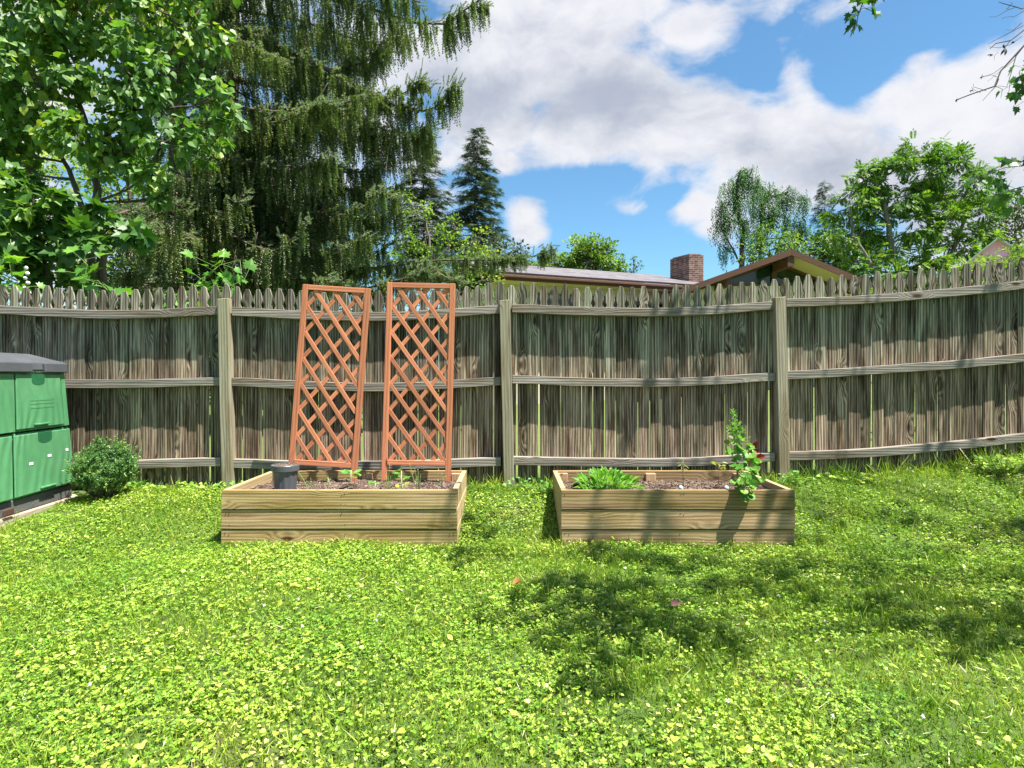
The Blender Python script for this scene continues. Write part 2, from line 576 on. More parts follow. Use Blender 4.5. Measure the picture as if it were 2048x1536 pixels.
def T_willow(n=14, seed=5):
    r = np.random.default_rng(seed)
    v = []; f = []
    for i in range(n):
        y = i / n
        a = i * 2.4
        b = len(v)
        l = .11 * r.uniform(.7, 1.2)
        ca, sa = math.cos(a), math.sin(a)
        v += [(0, y, 0), (ca * .045 + sa * .02, y + l * .5, sa * .045 - ca * .02), (ca * .06, y + l, sa * .06), (ca * .045 - sa * .02, y + l * .5, sa * .045 + ca * .02)]
        f.append((b, b + 1, b + 2, b + 3))
    return v, f


def randunit(n):
    return nrm(rng.normal(size=(n, 3)))


# ------------------------------------------------------------------ leaf materials
M['redbud'] = leafmat('heart_leaf_green', [(.05, .125, .022), (.085, .19, .036), (.13, .26, .055), (.32, .38, .035)], .40, .5, .5, nscale=.8)
M['bigleaf'] = leafmat('broad_leaf_green', [(.025, .085, .016), (.045, .125, .020), (.075, .175, .027), (.15, .26, .035)], .35, .4, .4)
M['sprig'] = leafmat('bright_leaf_green', [(.07, .20, .03), (.11, .27, .04), (.16, .33, .05), (.24, .38, .05)], .4, .4, .4)  # the leaves' own bright green
M['spruce'] = leafmat('spruce_needles', [(.060, .10, .060), (.10, .155, .085), (.155, .215, .11), (.28, .32, .12)], .32, .55, .3, nscale=1.3)
M['woods'] = leafmat('woods_leaf', [(.045, .11, .02), (.09, .19, .03), (.16, .27, .04), (.33, .40, .045)], .4, .5, .3, nscale=.35)
M['lime'] = leafmat('lime_leaf', [(.06, .15, .02), (.12, .23, .03), (.19, .30, .035), (.32, .38, .04)], .4, .5, .3, nscale=.5)
M['hemlock'] = leafmat('hemlock_needles', [(.028, .055, .026), (.045, .08, .034), (.07, .11, .042), (.12, .16, .05)], .12, .6, .25, nscale=.4)
M['bluespruce'] = leafmat('blue_needles', [(.03, .075, .065), (.045, .10, .085), (.07, .135, .11), (.1, .17, .13)], .12, .6, .25)
M['walnut'] = leafmat('walnut_leaf', [(.035, .105, .018), (.07, .17, .026), (.12, .235, .03), (.26, .36, .035)], .38, .5, .3, nscale=.45)
M['willow'] = leafmat('willow_leaf', [(.035, .10, .04), (.055, .14, .05), (.08, .18, .06), (.13, .23, .07)], .35, .5, .3, nscale=.5)
M['dull'] = leafmat('olive_leaf', [(.05, .085, .03), (.08, .12, .04), (.12, .16, .055), (.17, .2, .07)], .3, .5, .3, nscale=.5)
M['maple'] = leafmat('maple_leaf', [(.02, .075, .012), (.035, .11, .018), (.06, .16, .025), (.12, .22, .03)], .4, .4, .4)
M['yew'] = leafmat('yew_needles', [(.05, .14, .04), (.085, .20, .05), (.14, .28, .06), (.30, .40, .08)], .15, .4, .4, nscale=6)
M['clover'] = leafmat('clover_leaf', [(.055, .17, .018), (.135, .29, .026), (.26, .41, .036), (.52, .60, .11)], .36, .5, .3, nscale=1.6, spread=.8)
M['violet'] = leafmat('violet_leaf', [(.13, .27, .03), (.25, .39, .04), (.40, .51, .07), (.64, .68, .20)], .36, .42, .4, nscale=2.0, spread=.8)
M['grass'] = leafmat('grass_blade', [(.055, .145, .014), (.135, .25, .02), (.25, .36, .03), (.48, .51, .11)], .38, .5, .3, nscale=1.8)
M['lettuce'] = leafmat('lettuce_leaf', [(.08, .24, .03), (.12, .31, .04), (.18, .38, .05), (.3, .46, .06)], .4, .4, .4, nscale=8)
M['seedling'] = leafmat('seedling_leaf', [(.06, .2, .03), (.12, .3, .05), (.2, .38, .08)], .4, .4, .4)
M['yellowing'] = leafmat('yellowing_leaf', [(.25, .28, .03), (.38, .40, .04), (.5, .45, .06)], .4, .4, .4)
M['redleaf'] = leafmat('red_leaf', [(.07, .014, .012), (.14, .025, .014), (.22, .05, .02)], .4, .35, .5, tcol=(1.6, .6, .4))
M['stem'] = simplemat('green_stem', (.16, .28, .06), .5)
M['stem_pale'] = simplemat('pale_stem', (.42, .46, .24), .5)
M['twig'] = simplemat('dry_twig', (.16, .12, .09), .8)
M['deadtwig'] = simplemat('bare_twig', (.075, .055, .05), .8)
M['twig_grey'] = simplemat('grey_dead_needles', (.22, .18, .14), .8)
M['straw'] = simplemat('dry_straw', (.62, .56, .36), .7)
M['petal'] = simplemat('clover_flower', (.75, .72, .66), .6)


# ------------------------------------------------------------------ ground
def grid_axis(a, b, fine, lo, hi, n_out):
    mid = np.arange(a, b + 1e-6, fine)
    left = -np.geomspace(1, (a - lo) + 1, n_out)[1:][::-1] + 1 + a
    right = np.geomspace(1, (hi - b) + 1, n_out)[1:] - 1 + b
    return np.concatenate([left, mid, right])


gx = grid_axis(-6, 6.6, .09, -900, 900, 26); gy = grid_axis(-1, 6.2, .09, -300, 1400, 26)
X, Y = np.meshgrid(gx, gy, indexing='ij')
Z = gz(X, Y)
Z = np.where(Y > 5.4, zb(X) + np.minimum((Y - 5.4) * .006, .5), Z)
nx, ny = X.shape
idx = np.arange(nx * ny).reshape(nx, ny)
q = np.stack([idx[:-1, :-1], idx[1:, :-1], idx[1:, 1:], idx[:-1, 1:]], -1).reshape(-1, 4)
m, t, out = newmat('lawn_soil')
pos = t.new('ShaderNodeNewGeometry').outputs['Position']
n1 = t.noise(pos, 24, 6, .7); n2 = t.noise(pos, 1.3, 3, .5)
c = t.ramp(n1, [(.25, (.035, .055, .014)), (.5, (.07, .115, .025)), (.75, (.13, .18, .045))])
c = t.mix(t.mapr(n2, .56, .72), c, (.10, .075, .045))
c = t.mix(t.mapr(t.sep(pos)[1], 5.6, 6.5), c, t.ramp(n1, [(.3, (.07, .12, .025)), (.7, (.17, .21, .06))]))
b_ = pbsdf(t, c, .9, .2, bump(t, n1, .8, .03)); t.l.new(b_.outputs[0], out.inputs[0])
g = Acc(); g.add(np.stack([X, Y, Z], -1).reshape(-1, 3), q)
tag(g.build('ground', m, smooth=True), kind='structure')

# ------------------------------------------------------------------ picket fence
fence = thing('picket_fence', 'long weathered grey picket fence with gothic picket tops behind the raised beds', 'fence', (0, 5.4, 0))
YF = 5.4


def railz(pts):
    xs = np.array([(p[0] - 1024) / F * YF for p in pts]); zs = np.array([CH + (752 - p[1]) / F * YF for p in pts])
    return xs, zs


TOP = [(-60, 614), (0, 620), (215, 631), (330, 628), (440, 621), (467, 623), (600, 631), (760, 635), (910, 627), (1000, 618), (1024, 617), (1150, 623), (1304, 626), (1420, 622), (1536, 612), (1569, 607), (1680, 603), (1774, 597), (1900, 586), (2048, 570), (2110, 562), (2650, 508)]
MID = [(-60, 762), (0, 768), (137, 768), (300, 767), (442, 762), (472, 763), (600, 770), (740, 775), (860, 772), (1000, 761), (1024, 758), (1160, 764), (1304, 766), (1420, 762), (1539, 753), (1571, 751), (1680, 745), (1824, 735), (1940, 727), (2048, 715), (2110, 709), (2650, 657)]
LOW = [(-60, 936), (0, 935), (137, 932), (275, 928), (442, 922), (477, 926), (640, 931), (800, 930), (1000, 922), (1034, 920), (1170, 924), (1304, 925), (1420, 922), (1540, 912), (1579, 912), (1680, 908), (1774, 902), (1920, 889), (2048, 874), (2110, 866), (2650, 815)]
post_px = [-92, 457, 1013, 1557, 2136, -641, 2650]
topx, topz = railz(TOP)


def picket_acc(wd, hd, L):
    """outline with z=0 on the top rail; wd half width"""
    r = [(wd, -L), (wd, .028), (wd * .93, .043), (wd * .78, .056), (wd * .66, .070), (wd * .68, .082), (wd * .80, .098), (wd * .92, .114), (wd * .93, .126), (wd * .86, .150), (wd * .72, .176), (wd * .54, .202), (wd * .36, .226), (wd * .25, .232)]
    r = [(x, z if z < 0.03 else .028 + (z - .028) * hd) for x, z in r]
    poly = r + [(-x, z) for x, z in reversed(r)]
    a = Acc(); a.ext(poly, -.009, .009)
    return a


x = -4.86
rp = random.Random(5)
np_ = 0
# panel-wise widths and gaps
while x < 4.93:
    panel3 = 0.05 < x < 2.4
    wd = rp.uniform(.0475, .0525) if not panel3 else rp.uniform(.0465, .0505)
    if rp.random() < .12: wd *= .88
    gap = rp.choice([.0006, .001, .0015, .003]) if not panel3 else rp.choice([.002, .0035, .005, .006])
    xc = x + wd
    tz = float(np.interp(xc, topx, topz))
    L = tz - float(zb(xc)) + .04
    hd = rp.uniform(.92, 1.08)
    a = picket_acc(wd, hd, L)
    o = a.build('picket', M['fence'], fence)
    o.location = (xc, .0335 + rp.uniform(-.003, .004), tz + rp.uniform(-.008, .01))
    o.rotation_euler = (R(rp.uniform(-.35, .35)), R(rp.uniform(-.45, .45)), R(rp.uniform(-2.4, 2.4)))
    bevel(o, .0022, 1)
    x = xc + wd + gap
    np_ += 1
print('pickets', np_)
# the fence runs on past both sides of the picture
a = Acc()
for (xa, xb) in ((-7.3, -4.86), (x, 7.35)):
    q = xa
    while q < xb - .09:
        tz = float(np.interp(q + .05, topx, topz)); wd = rp.uniform(.048, .052)
        one = picket_acc(wd, rp.uniform(.92, 1.08), tz - float(zb(q + .05)) + .04)
        a.add(one.v[0] + np.array([q + wd, .0335 + rp.uniform(-.003, .004), tz]), [tuple(range(0, 28)), tuple(range(55, 27, -1))] + [(i, i + 28, (i + 1) % 28 + 28, (i + 1) % 28) for i in range(28)])
        q += 2 * wd + .003
o = a.build('picket', M['fence'], fence); o['kind'] = 'stuff'


def rail_run(pts, x0, x1):
    xs, zs = railz(pts)
    k = 14
    xx = np.linspace(x0, x1, k); zz = np.interp(xx, xs, zs)
    zz = np.convolve(np.concatenate([[zz[0]] * 1, zz, [zz[-1]] * 1]), [.25, .5, .25], 'valid')
    mx = (x0 + x1) / 2; mz = float(zz[k // 2])
    a = Acc(); v = []; f = []
    for i in range(k):
        h = .0375 + rp.uniform(-.0012, .0012); fr = -.046 + rp.uniform(-.0012, .0012)
        X_ = xx[i] - mx; Z_ = zz[i] - mz + rp.uniform(-.001, .001)
        v += [(X_, fr, Z_ - h), (X_, fr, Z_ + h), (X_, .0205, Z_ + h), (X_, .0205, Z_ - h)]
    for i in range(k - 1):
        for j in range(4):
            f.append((i * 4 + j, (i + 1) * 4 + j, (i + 1) * 4 + (j + 1) % 4, i * 4 + (j + 1) % 4))
    f += [(0, 1, 2, 3), tuple((k - 1) * 4 + j for j in (3, 2, 1, 0))]
    a.add(v, f)
    o = a.build('rail', M['rail'], fence, loc=(mx, 0, mz))
    bevel(o, .004, 2)


for pts in (TOP, MID, LOW):
    for i, j in ((0, 1), (1, 2), (2, 3), (3, 4), (5, 0), (4, 6)):
        rail_run(pts, (post_px[i] - 1024) / F * YF + .05, (post_px[j] - 1024) / F * YF - .05)
for i, px in enumerate(post_px):
    xb = (px + 6 - 1024) / F * YF; base = float(zb(xb)) - .1
    topy = [600, 597, 600, 594, 540, 600, 490][i]
    zt = CH + (752 - topy) / F * 5.35
    H = zt - base
    a = Acc(); hw = .047
    v = [(-hw, -.045, 0), (hw, -.045, 0), (hw, .045, 0), (-hw, .045, 0), (-hw, -.045, H - .006), (hw, -.045, H), (hw, .045, H + .004), (-hw, .045, H - .002)]
    a.hexa(v)
    o = a.build('post', M['post'], fence, loc=(xb, -.036, base), rot=(0, R(-1.4 if i < 4 else 0), 0))
    bevel(o, .004, 2)


# ------------------------------------------------------------------ raised beds
def soil_mat():
    m, t, out = newmat('mulch_soil')
    pos = t.new('ShaderNodeNewGeometry').outputs['Position']
    r = t.new('ShaderNodeNewGeometry').outputs['Random Per Island']
    n1 = t.noise(pos, 60, 5, .7); n2 = t.noise(pos, 5, 3, .6)
    f = t.math('ADD', t.math('MULTIPLY', n1, .5), t.math('MULTIPLY', r, .5))
    c = t.ramp(f, [(.2, (.04, .025, .018)), (.45, (.15, .105, .08)), (.7, (.31, .235, .19)), (.95, (.52, .43, .37))])
    c = t.mix(t.mapr(n2, .52, .66, 0, .75), c, (.25, .2, .18), 'MULTIPLY')
    b = pbsdf(t, c, .95, .15, bump(t, n1, .9, .02)); t.l.new(b.outputs[0], out.inputs[0])
    return m


M['soil'] = soil_mat()
M['screw'] = simplemat('dark_screw', (.05, .035, .025), .6)


def planter(name, label, x0, x1, y0, y1, zt):
    th = .038; bh = .1355; gapz = .0055
    p = thing(name, label, 'raised bed', ((x0 + x1) / 2, y0, 0))
    cx = (x0 + x1) / 2; hw = (x1 - x0) / 2
    rr = random.Random(int(x0 * 100) + 7)
    dy = y1 - y0
    for k in range(3):
        zc = zt - bh * (k + .5) - gapz * k
        # front board: slightly cupped, the foot of each board a touch proud
        for (yy, nm, sgn) in ((0, 'front_board', -1), (dy - th, 'back_board', 1)):
            a = Acc(); n_ = 9; v = []; f = []
            wl = hw + (rr.uniform(-.002, .002))
            prof = [(-bh / 2, 0.0035), (-bh / 4, 0.0035), (0, .0018), (bh / 4, -.0002), (bh / 2, -.001)]
            ring = [(-off if sgn < 0 else 0, z) for z, off in prof] + [(th, bh / 2), (th, -bh / 2)]
            for xx in (-wl, wl):
                v += [(xx, y_, z_) for y_, z_ in ring]
            kk = len(ring)
            f = [(j, j + kk, (j + 1) % kk + kk, (j + 1) % kk) for j in range(kk)] + [tuple(range(kk)), tuple(range(2 * kk - 1, kk - 1, -1))]
            a.add(v, f)
            o = a.build(nm, M['board'], p, loc=(0, yy + rr.uniform(-.0015, .0015), zc), rot=(R(rr.uniform(-.3, .3)), 0, 0))
            bevel(o, .003, 2)
        for sx_ in (-1, 1):
            a = Acc(); a.box((-th / 2, -(dy - 2 * th) / 2 + .001, -bh / 2), (th / 2, (dy - 2 * th) / 2 - .001, bh / 2))
            o = a.build('side_board', M['board_y'], p, loc=(sx_ * (hw - th / 2 - .001), dy / 2, zc))
            bevel(o, .003, 2)
    for k in range(3):
        for fx in (-.965, -.93, .02, .05, .94, .97):
            for dz in (-.035, .04):
                if rr.random() < .3: continue
                a = Acc(); K = 8
                zc = zt - bh * (k + .5) - gapz * k + dz + rr.uniform(-.008, .008)
                v = [(.0030 * math.cos(2 * math.pi * j / K), q_, .0030 * math.sin(2 * math.pi * j / K)) for q_ in (-.0045, .003) for j in range(K)]
                a.add(v, [tuple(range(K)), tuple(range(2 * K - 1, K - 1, -1))] + [(j, (j + 1) % K, (j + 1) % K + K, j + K) for j in range(K)])
                a.build('screw', M['screw'], p, loc=(fx * hw + rr.uniform(-.006, .006), 0, zc))
    for (ux, uy) in ((-1, 0), (1, 0), (-1, 1), (1, 1), (0, 1)):
        a = Acc(); a.box((-.042, -.019, -.2), (.042, .019, .198))
        yy = th + .0205 if uy == 0 else dy - th - .0205
        o = a.build('corner_post', M['board_z'], p, loc=(ux * (hw - th - .045), yy, zt - .215))
        bevel(o, .003, 1)
    # soil: lumpy sheet plus loose mulch chips, closed at the sides
    a = Acc(); nx_, ny_ = 60, 30
    xs = np.linspace(-hw + th, hw - th, nx_); ys = np.linspace(th, dy - th, ny_)
    XX, YY = np.meshgrid(xs, ys, indexing='ij')
    zs = zt - .072 + .022 * (vnoise(XX + cx * 7, YY, .16, 3) - .5) + .016 * (vnoise(XX, YY, .05, 5) - .5) - .012 * np.cos(YY / dy * 6.28)
    a.add(np.stack([XX, YY, zs], -1).reshape(-1, 3), (lambda I: np.stack([I[:-1, :-1], I[1:, :-1], I[1:, 1:], I[:-1, 1:]], -1).reshape(-1, 4))(np.arange(nx_ * ny_).reshape(nx_, ny_)))
    N = 9000
    px_ = rng.uniform(-hw + th + .01, hw - th - .01, N); py_ = rng.uniform(th + .01, dy - th - .01, N)
    pz_ = zt - .070 + .022 * (vnoise(px_ + cx * 7, py_, .16, 3) - .5) + .016 * (vnoise(px_, py_, .05, 5) - .5) - .012 * np.cos(py_ / dy * 6.28)
    ck = ([(-.2, 0, 0), (.2, 0, 0), (.15, 1, 0), (-.17, 1, 0), (-.1, .05, .14), (.12, .1, .14), (.08, .9, .12), (-.1, .9, .12)], [(0, 1, 5, 4), (1, 2, 6, 5), (2, 3, 7, 6), (3, 0, 4, 7), (4, 5, 6, 7)])
    d = rng.normal(size=(N, 3)); d[:, 2] *= .25
    n = rng.normal(size=(N, 3)) * .35; n[:, 2] += 1
    a.inst(ck, np.stack([px_, py_, pz_], -1), d, n, rng.uniform(.007, .024, N))
    a.build('soil', M['soil'], p)
    return p


PZ = .403
planter('raised_bed', 'left wooden raised garden bed with the two red trellises standing in it', -2.08, -.392, 4.29, 5.20, PZ)
planter('raised_bed', 'right wooden raised garden bed with leafy greens and a tall bolting plant', .352, 2.022, 4.29, 5.20, PZ)


# ------------------------------------------------------------------ trellises
def trellis(label, w_, h_, leg, rail_z, vs, off, loc, rot, tl):
    p = thing('trellis', label, 'trellis', loc, 'terracotta lattice trellises', rot)
    sw = .046; dp = .02
    def bar(nm, x0, z0, x1, z1, wd, y0, y1):
        cx, cz = (x0 + x1) / 2, (z0 + z1) / 2
        L = math.hypot(x1 - x0, z1 - z0); an = math.atan2(x1 - x0, z1 - z0)
        a = Acc(); a.box((-wd / 2, y0, -L / 2), (wd / 2, y1, L / 2))
        o = a.build(nm, M['trellis'], p, loc=(cx, 0, cz), rot=(0, an, 0)); bevel(o, .002, 1)
        return o
    xi = w_ / 2
    bar('stile', -xi + sw / 2, 0, -xi + sw / 2, h_, sw, -.014, .014)
    bar('stile', xi - sw / 2, 0, xi - sw / 2, h_, sw, -.014, .014)
    bar('top_rail', -xi + sw + .0005, h_ - .022, xi - sw - .0005, h_ - .022, .042, -.012, .012)
    bar('bottom_rail', -xi + sw + .0005, rail_z, xi - sw - .0005, rail_z, .042, -.012, .012)
    zlo, zhi = rail_z + .02, h_ - .040
    xl, xr = -xi + sw, xi - sw
    wi = xr - xl
    for (slope, y0, y1, nm, o_) in ((-1.36, -.0058, -.0004, 'lattice_slat', off[0]), (1.26, .0004, .0058, 'lattice_slat', off[1])):
        z = zlo - wi * abs(slope) * (1 if slope > 0 else 0) - (0 if slope > 0 else 0) + o_ - vs
        zs = []
        while z < zhi + wi * abs(slope):
            # line: z at left edge = z ; z at right edge = z + slope*wi
            za, zc = z, z + slope * wi
            x0, x1 = xl, xr
            if max(za, zc) > zlo and min(za, zc) < zhi:
                def cl(xa, zq, xb, zw):
                    # clip segment to zlo..zhi
                    pts = []
                    for (xx, zz, ox, oz) in ((xa, zq, xb, zw), (xb, zw, xa, zq)):
                        if zz < zlo: tt = (zlo - zz) / (oz - zz); xx, zz = xx + (ox - xx) * tt, zlo
                        elif zz > zhi: tt = (zhi - zz) / (oz - zz); xx, zz = xx + (ox - xx) * tt, zhi
                        pts.append((xx, zz))
                    return pts
                (ax, az_), (bx, bz) = cl(x0, za, x1, zc)
                if math.hypot(bx - ax, bz - az_) > .06:
                    bar(nm, ax, az_, bx, bz, .034, y0, y1)
            z += vs
    return p


# local frame: origin at the foot, leaning back on the fence
trellis('left terracotta lattice trellis, tilted sideways, standing in the left raised bed', .572, 1.655, .15, .165, .219, (.195, .143),
        (-1.583, 4.99, .325), (R(-2.5), R(3.7), 0), None)
trellis('right terracotta lattice trellis, upright and slightly taller, standing in the left raised bed', .578, 1.665, .15, .150, .219, (.20, .146),
        (-.800, 5.0, .345), (R(-3.0), R(1.1), 0), None)


# ------------------------------------------------------------------ compost bin
def plast(name, col, rough, wavy):
    m, t, out = newmat(name)
    tcn = t.new('ShaderNodeTexCoord').outputs['Object']
    w1 = t.new('ShaderNodeTexWave'); w1.wave_type = 'BANDS'; w1.bands_direction = 'Y'
    w1.inputs['Scale'].default_value = 3.6; w1.inputs['Distortion'].default_value = 13.0; w1.inputs['Detail'].default_value = 1.0; w1.inputs['Detail Scale'].default_value = .55
    t.put(w1.inputs['Vector'], tcn)
    n1 = t.noise(tcn, 4, 3, .5)
    h = t.math('ADD', t.math('MULTIPLY', w1.outputs['Fac'], wavy), t.math('MULTIPLY', n1, .5))
    f = t.noise(tcn, 220, 2, .5)
    nm = bump(t, t.math('ADD', h, t.math('MULTIPLY', f, .03)), .5, .012)
    n3 = t.noise(tcn, 3, 5, .65)
    c = t.mix(t.mapr(n3, .35, .75, 0, .5), col, tuple(min(1, q * 1.45 + .02) for q in col))
    b = pbsdf(t, c, rough, .55, nm); t.l.new(b.outputs[0], out.inputs[0])
    return m


M['bin_green'] = plast('green_plastic', (.078, .24, .108), .25, .6)
M['bin_black'] = plast('black_plastic', (.075, .08, .09), .36, .1)
M['bin_scuff'] = simplemat('scuffed_black_plastic', (.10, .10, .10), .75, .3, .5, 30, .4, 90)
M['white_scuff'] = simplemat('white_label_remains', (.7, .74, .7), .6)
bin_ = thing('compost_bin', 'large green plastic compost bin with black lid and base by the fence', 'compost bin', (-4.2, 4.7, .17))
OB = np.array([-4.2, 4.7, .17])


def quadpt(u, v, off=0.0):
    """point on the long right-hand face of the bin, u along from near to far, v = height"""
    z0, z1 = .30, 1.25
    tt = (v - z0) / (z1 - z0)
    A = np.array([-3.655, 4.13]) * (1 - tt) + np.array([-3.705, 4.21]) * tt
    C = np.array([-3.757, 5.14]) * (1 - tt) + np.array([-3.795, 5.07]) * tt
    p = A * (1 - u) + C * u
    n = nrm(np.array([C[1] - A[1], -(C[0] - A[0])]))
    p = p + n * off
    return np.array([p[0], p[1], v]) - OB


def facebox(acc, u0, u1, v0, v1, o0, o1, f=quadpt, mi=0):
    acc.hexa([f(u0, v0, o1), f(u1, v0, o1), f(u1, v0, o0), f(u0, v0, o0), f(u0, v1, o1), f(u1, v1, o1), f(u1, v1, o0), f(u0, v1, o0)], mi)


def prism(foot0, foot1, z0, z1):
    a = Acc(); k = len(foot0)
    v = [(x_, y_, z0) for x_, y_ in foot0] + [(x_, y_, z1) for x_, y_ in foot1]
    v = np.array(v) - OB
    f = [tuple(range(k - 1, -1, -1)), tuple(range(k, 2 * k))] + [(i, (i + 1) % k, (i + 1) % k + k, i + k) for i in range(k)]
    a.add(v, f)
    return a


def foot(s, cx=-4.2, cy=4.66):
    pts = [(-3.665, 4.13), (-3.767, 5.14), (-3.86, 5.22), (-4.62, 5.20), (-4.74, 5.10), (-4.78, 4.20), (-4.68, 4.08), (-3.78, 4.03)]
    return [(cx + (x_ - cx) * s, cy + (y_ - cy) * s) for x_, y_ in pts][::-1]


bevel(prism(foot(.985), foot(.955), .298, .786).build('lower_body', M['bin_green'], bin_), .008)
bevel(prism(foot(.950), foot(.915), .796, 1.25).build('upper_body', M['bin_green'], bin_), .008)
a = prism(foot(1.0), foot(.995), .19, .298); bevel(a.build('base', M['bin_scuff'], bin_), .01)
a = prism(foot(1.06), foot(1.06), .10, .19); bevel(a.build('timber_frame', M['ground_wood'], bin_), .006)
# doors and corner strips, proud of the body
def qp(u, v, off=0): return quadpt(u, v, off)
a = Acc(); facebox(a, .34, .93, .815, 1.235, .0, .014); bevel(a.build('upper_door', M['bin_green'], bin_), .006)
a = Acc(); facebox(a, .945, 1.005, .80, 1.24, -.01, .010); bevel(a.build('corner_strip', M['bin_green'], bin_), .005)
a = Acc(); facebox(a, .02, .325, .80, 1.24, -.01, .010); bevel(a.build('side_panel', M['bin_green'], bin_), .005)
a = Acc(); facebox(a, .305, 1.0, .315, .775, .0, .014); bevel(a.build('lower_door', M['bin_green'], bin_), .006)
a = Acc(); facebox(a, .02, .285, .315, .775, .0, .012); bevel(a.build('side_panel', M['bin_green'], bin_), .005)
for (uc, vt, nm) in ((.615, 1.235, 'handle_recess_shade'), (.66, .775, 'handle_recess_shade')):
    a = Acc(); K = 14
    vs_ = [qp(uc + .085, vt, .0165), qp(uc - .085, vt, .0165)] + [qp(uc - .085 * math.cos(th), vt - .055 - .03 * math.sin(th), .0155) for th in np.linspace(0, math.pi, K)]
    vb_ = [qp(uc + .085, vt, .012), qp(uc - .085, vt, .012)] + [qp(uc - .085 * math.cos(th), vt - .055 - .03 * math.sin(th), .012) for th in np.linspace(0, math.pi, K)]
    n_ = len(vs_)
    a.add(np.array(vs_ + vb_), [tuple(range(n_))] + [(i, i + n_, (i + 1) % n_ + n_, (i + 1) % n_) for i in range(n_)])
    a.build(nm, M['bin_recess_shade'] if 'bin_recess_shade' in M else M.setdefault('bin_recess_shade', plast('recess_shade_green', (.012, .10, .04), .4, .2)), bin_)  # proud plate in darker green: shade of the hand recess put into colour
for (uc, vt) in ((.62, .835), (.66, .335)):
    a = Acc(); facebox(a, uc - .09, uc + .09, vt, vt + .014, .014, .030); bevel(a.build('lip', M['bin_green'], bin_), .004)
# raised rows of worn moulded lettering (unreadable) on the upper door
a = Acc()
rr = random.Random(4)
for row, (vz, hh) in enumerate(((1.035, .016), (1.005, .007), (.975, .014))):
    u = .50
    while u < .80:
        wd = rr.uniform(.008, .018)
        facebox(a, u, u + wd, vz - hh / 2, vz + hh / 2 * rr.choice([.3, 1, 1]), .0138, .0160)
        u += wd + .007
a.build('moulded_lettering', M['bin_green'], bin_)
# lid: crowned top with a skirt notched above the door
a = Acc()
f0 = np.array(foot(.955)); f1 = np.array(foot(.93)); f2 = np.array(foot(.55))
k = 8
v = [(x_, y_, 1.262) for x_, y_ in f0] + [(x_, y_, 1.330) for x_, y_ in f1] + [(x_, y_, 1.40) for x_, y_ in f2]
a.add(np.array(v) - OB, [tuple(range(7, -1, -1)), tuple(range(16, 24))] + [(i, (i + 1) % k, (i + 1) % k + k, i + k) for i in range(k)] + [(i + k, (i + 1) % k + k, (i + 1) % k + 2 * k, i + 2 * k) for i in range(k)])
bevel(a.build('lid', M['bin_black'], bin_), .012, 3)
a = Acc()
for (u0, u1) in ((-.02, .52), (.69, 1.02)):
    facebox(a, u0, u1, 1.247, 1.325, .010, .034)
bevel(a.build('lid_skirt', M['bin_black'], bin_), .008, 2)
for (u, vz, s_) in ((.48, .545, 1), (.70, .58, 1), (.93, .60, .8)):
    a = Acc(); facebox(a, u - .022 * s_, u + .022 * s_, vz - .011, vz + .010, .0142, .0165); bevel(a.build('white_mark', M['white_scuff'], bin_), .006)
a = Acc(); facebox(a, .17, .27, .205, .255, .015, .028, mi=0); bevel(a.build('vent', simplemat('rust_vent', (.07, .03, .02), .8), bin_), .01)


# ------------------------------------------------------------------ pot
pot = thing('plant_pot', 'black plastic nursery pot full of soil on the left raised bed', 'plant pot', (-1.712, 4.53, .336))
a = Acc(); K = 48
prof = [(.072, 0), (.078, .02), (.090, .118), (.090, .122), (.100, .124), (.102, .152), (.099, .155), (.094, .154), (.093, .135)]
v = []; f = []
prof = [(r_ * 1.01, z_ * 1.40) for r_, z_ in prof]
for (r_, z_) in prof:
    for j in range(K):
        th = 2 * math.pi * j / K
        rr_ = r_ * (1 - (.035 if (j % 4 < 2 and z_ < .170) else 0))
        v.append((rr_ * math.cos(th), rr_ * math.sin(th), z_))
for i in range(len(prof) - 1):
    for j in range(K): f.append((i * K + j, i * K + (j + 1) % K, (i + 1) * K + (j + 1) % K, (i + 1) * K + j))
a.add(v, f); a.build('pot_wall', M['bin_black'], pot)
a = Acc(); vv = [(0, 0, .213)] + [(.093 * math.cos(2 * math.pi * j / K), .093 * math.sin(2 * math.pi * j / K), .204 + .004 * math.sin(j * 2.1)) for j in range(K)]
a.add(vv, [(0, 1 + j, 1 + (j + 1) % K) for j in range(K)])
N = 500; th = rng.uniform(0, 6.28, N); rd = .094 * np.sqrt(rng.random(N))
ck = ([(-.2, 0, 0), (.2, 0, 0), (.15, 1, 0), (-.17, 1, 0), (-.1, .05, .14), (.12, .1, .14), (.08, .9, .12), (-.1, .9, .12)], [(0, 1, 5, 4), (1, 2, 6, 5), (2, 3, 7, 6), (3, 0, 4, 7), (4, 5, 6, 7)])
a.inst(ck, np.stack([rd * np.cos(th), rd * np.sin(th), .211 + 0 * th], -1), rng.normal(size=(N, 3)) * [1, 1, .3], rng.normal(size=(N, 3)) * .4 + [0, 0, 1], rng.uniform(.006, .014, N))
a.build('potting_soil', M['soil'], pot)

# ------------------------------------------------------------------ lawn
def allowed(x, y):
    ok = y < 5.36
    for (x0, x1, y0, y1) in ((-2.09, -.385, 4.285, 5.21), (.345, 2.03, 4.285, 5.21), (-4.85, -3.64, 3.98, 5.5)):
        ok &= ~((x > x0) & (x < x1) & (y > y0) & (y < y1))
    ok &= np.abs(x) < 1.0 * y + 1.3
    return ok


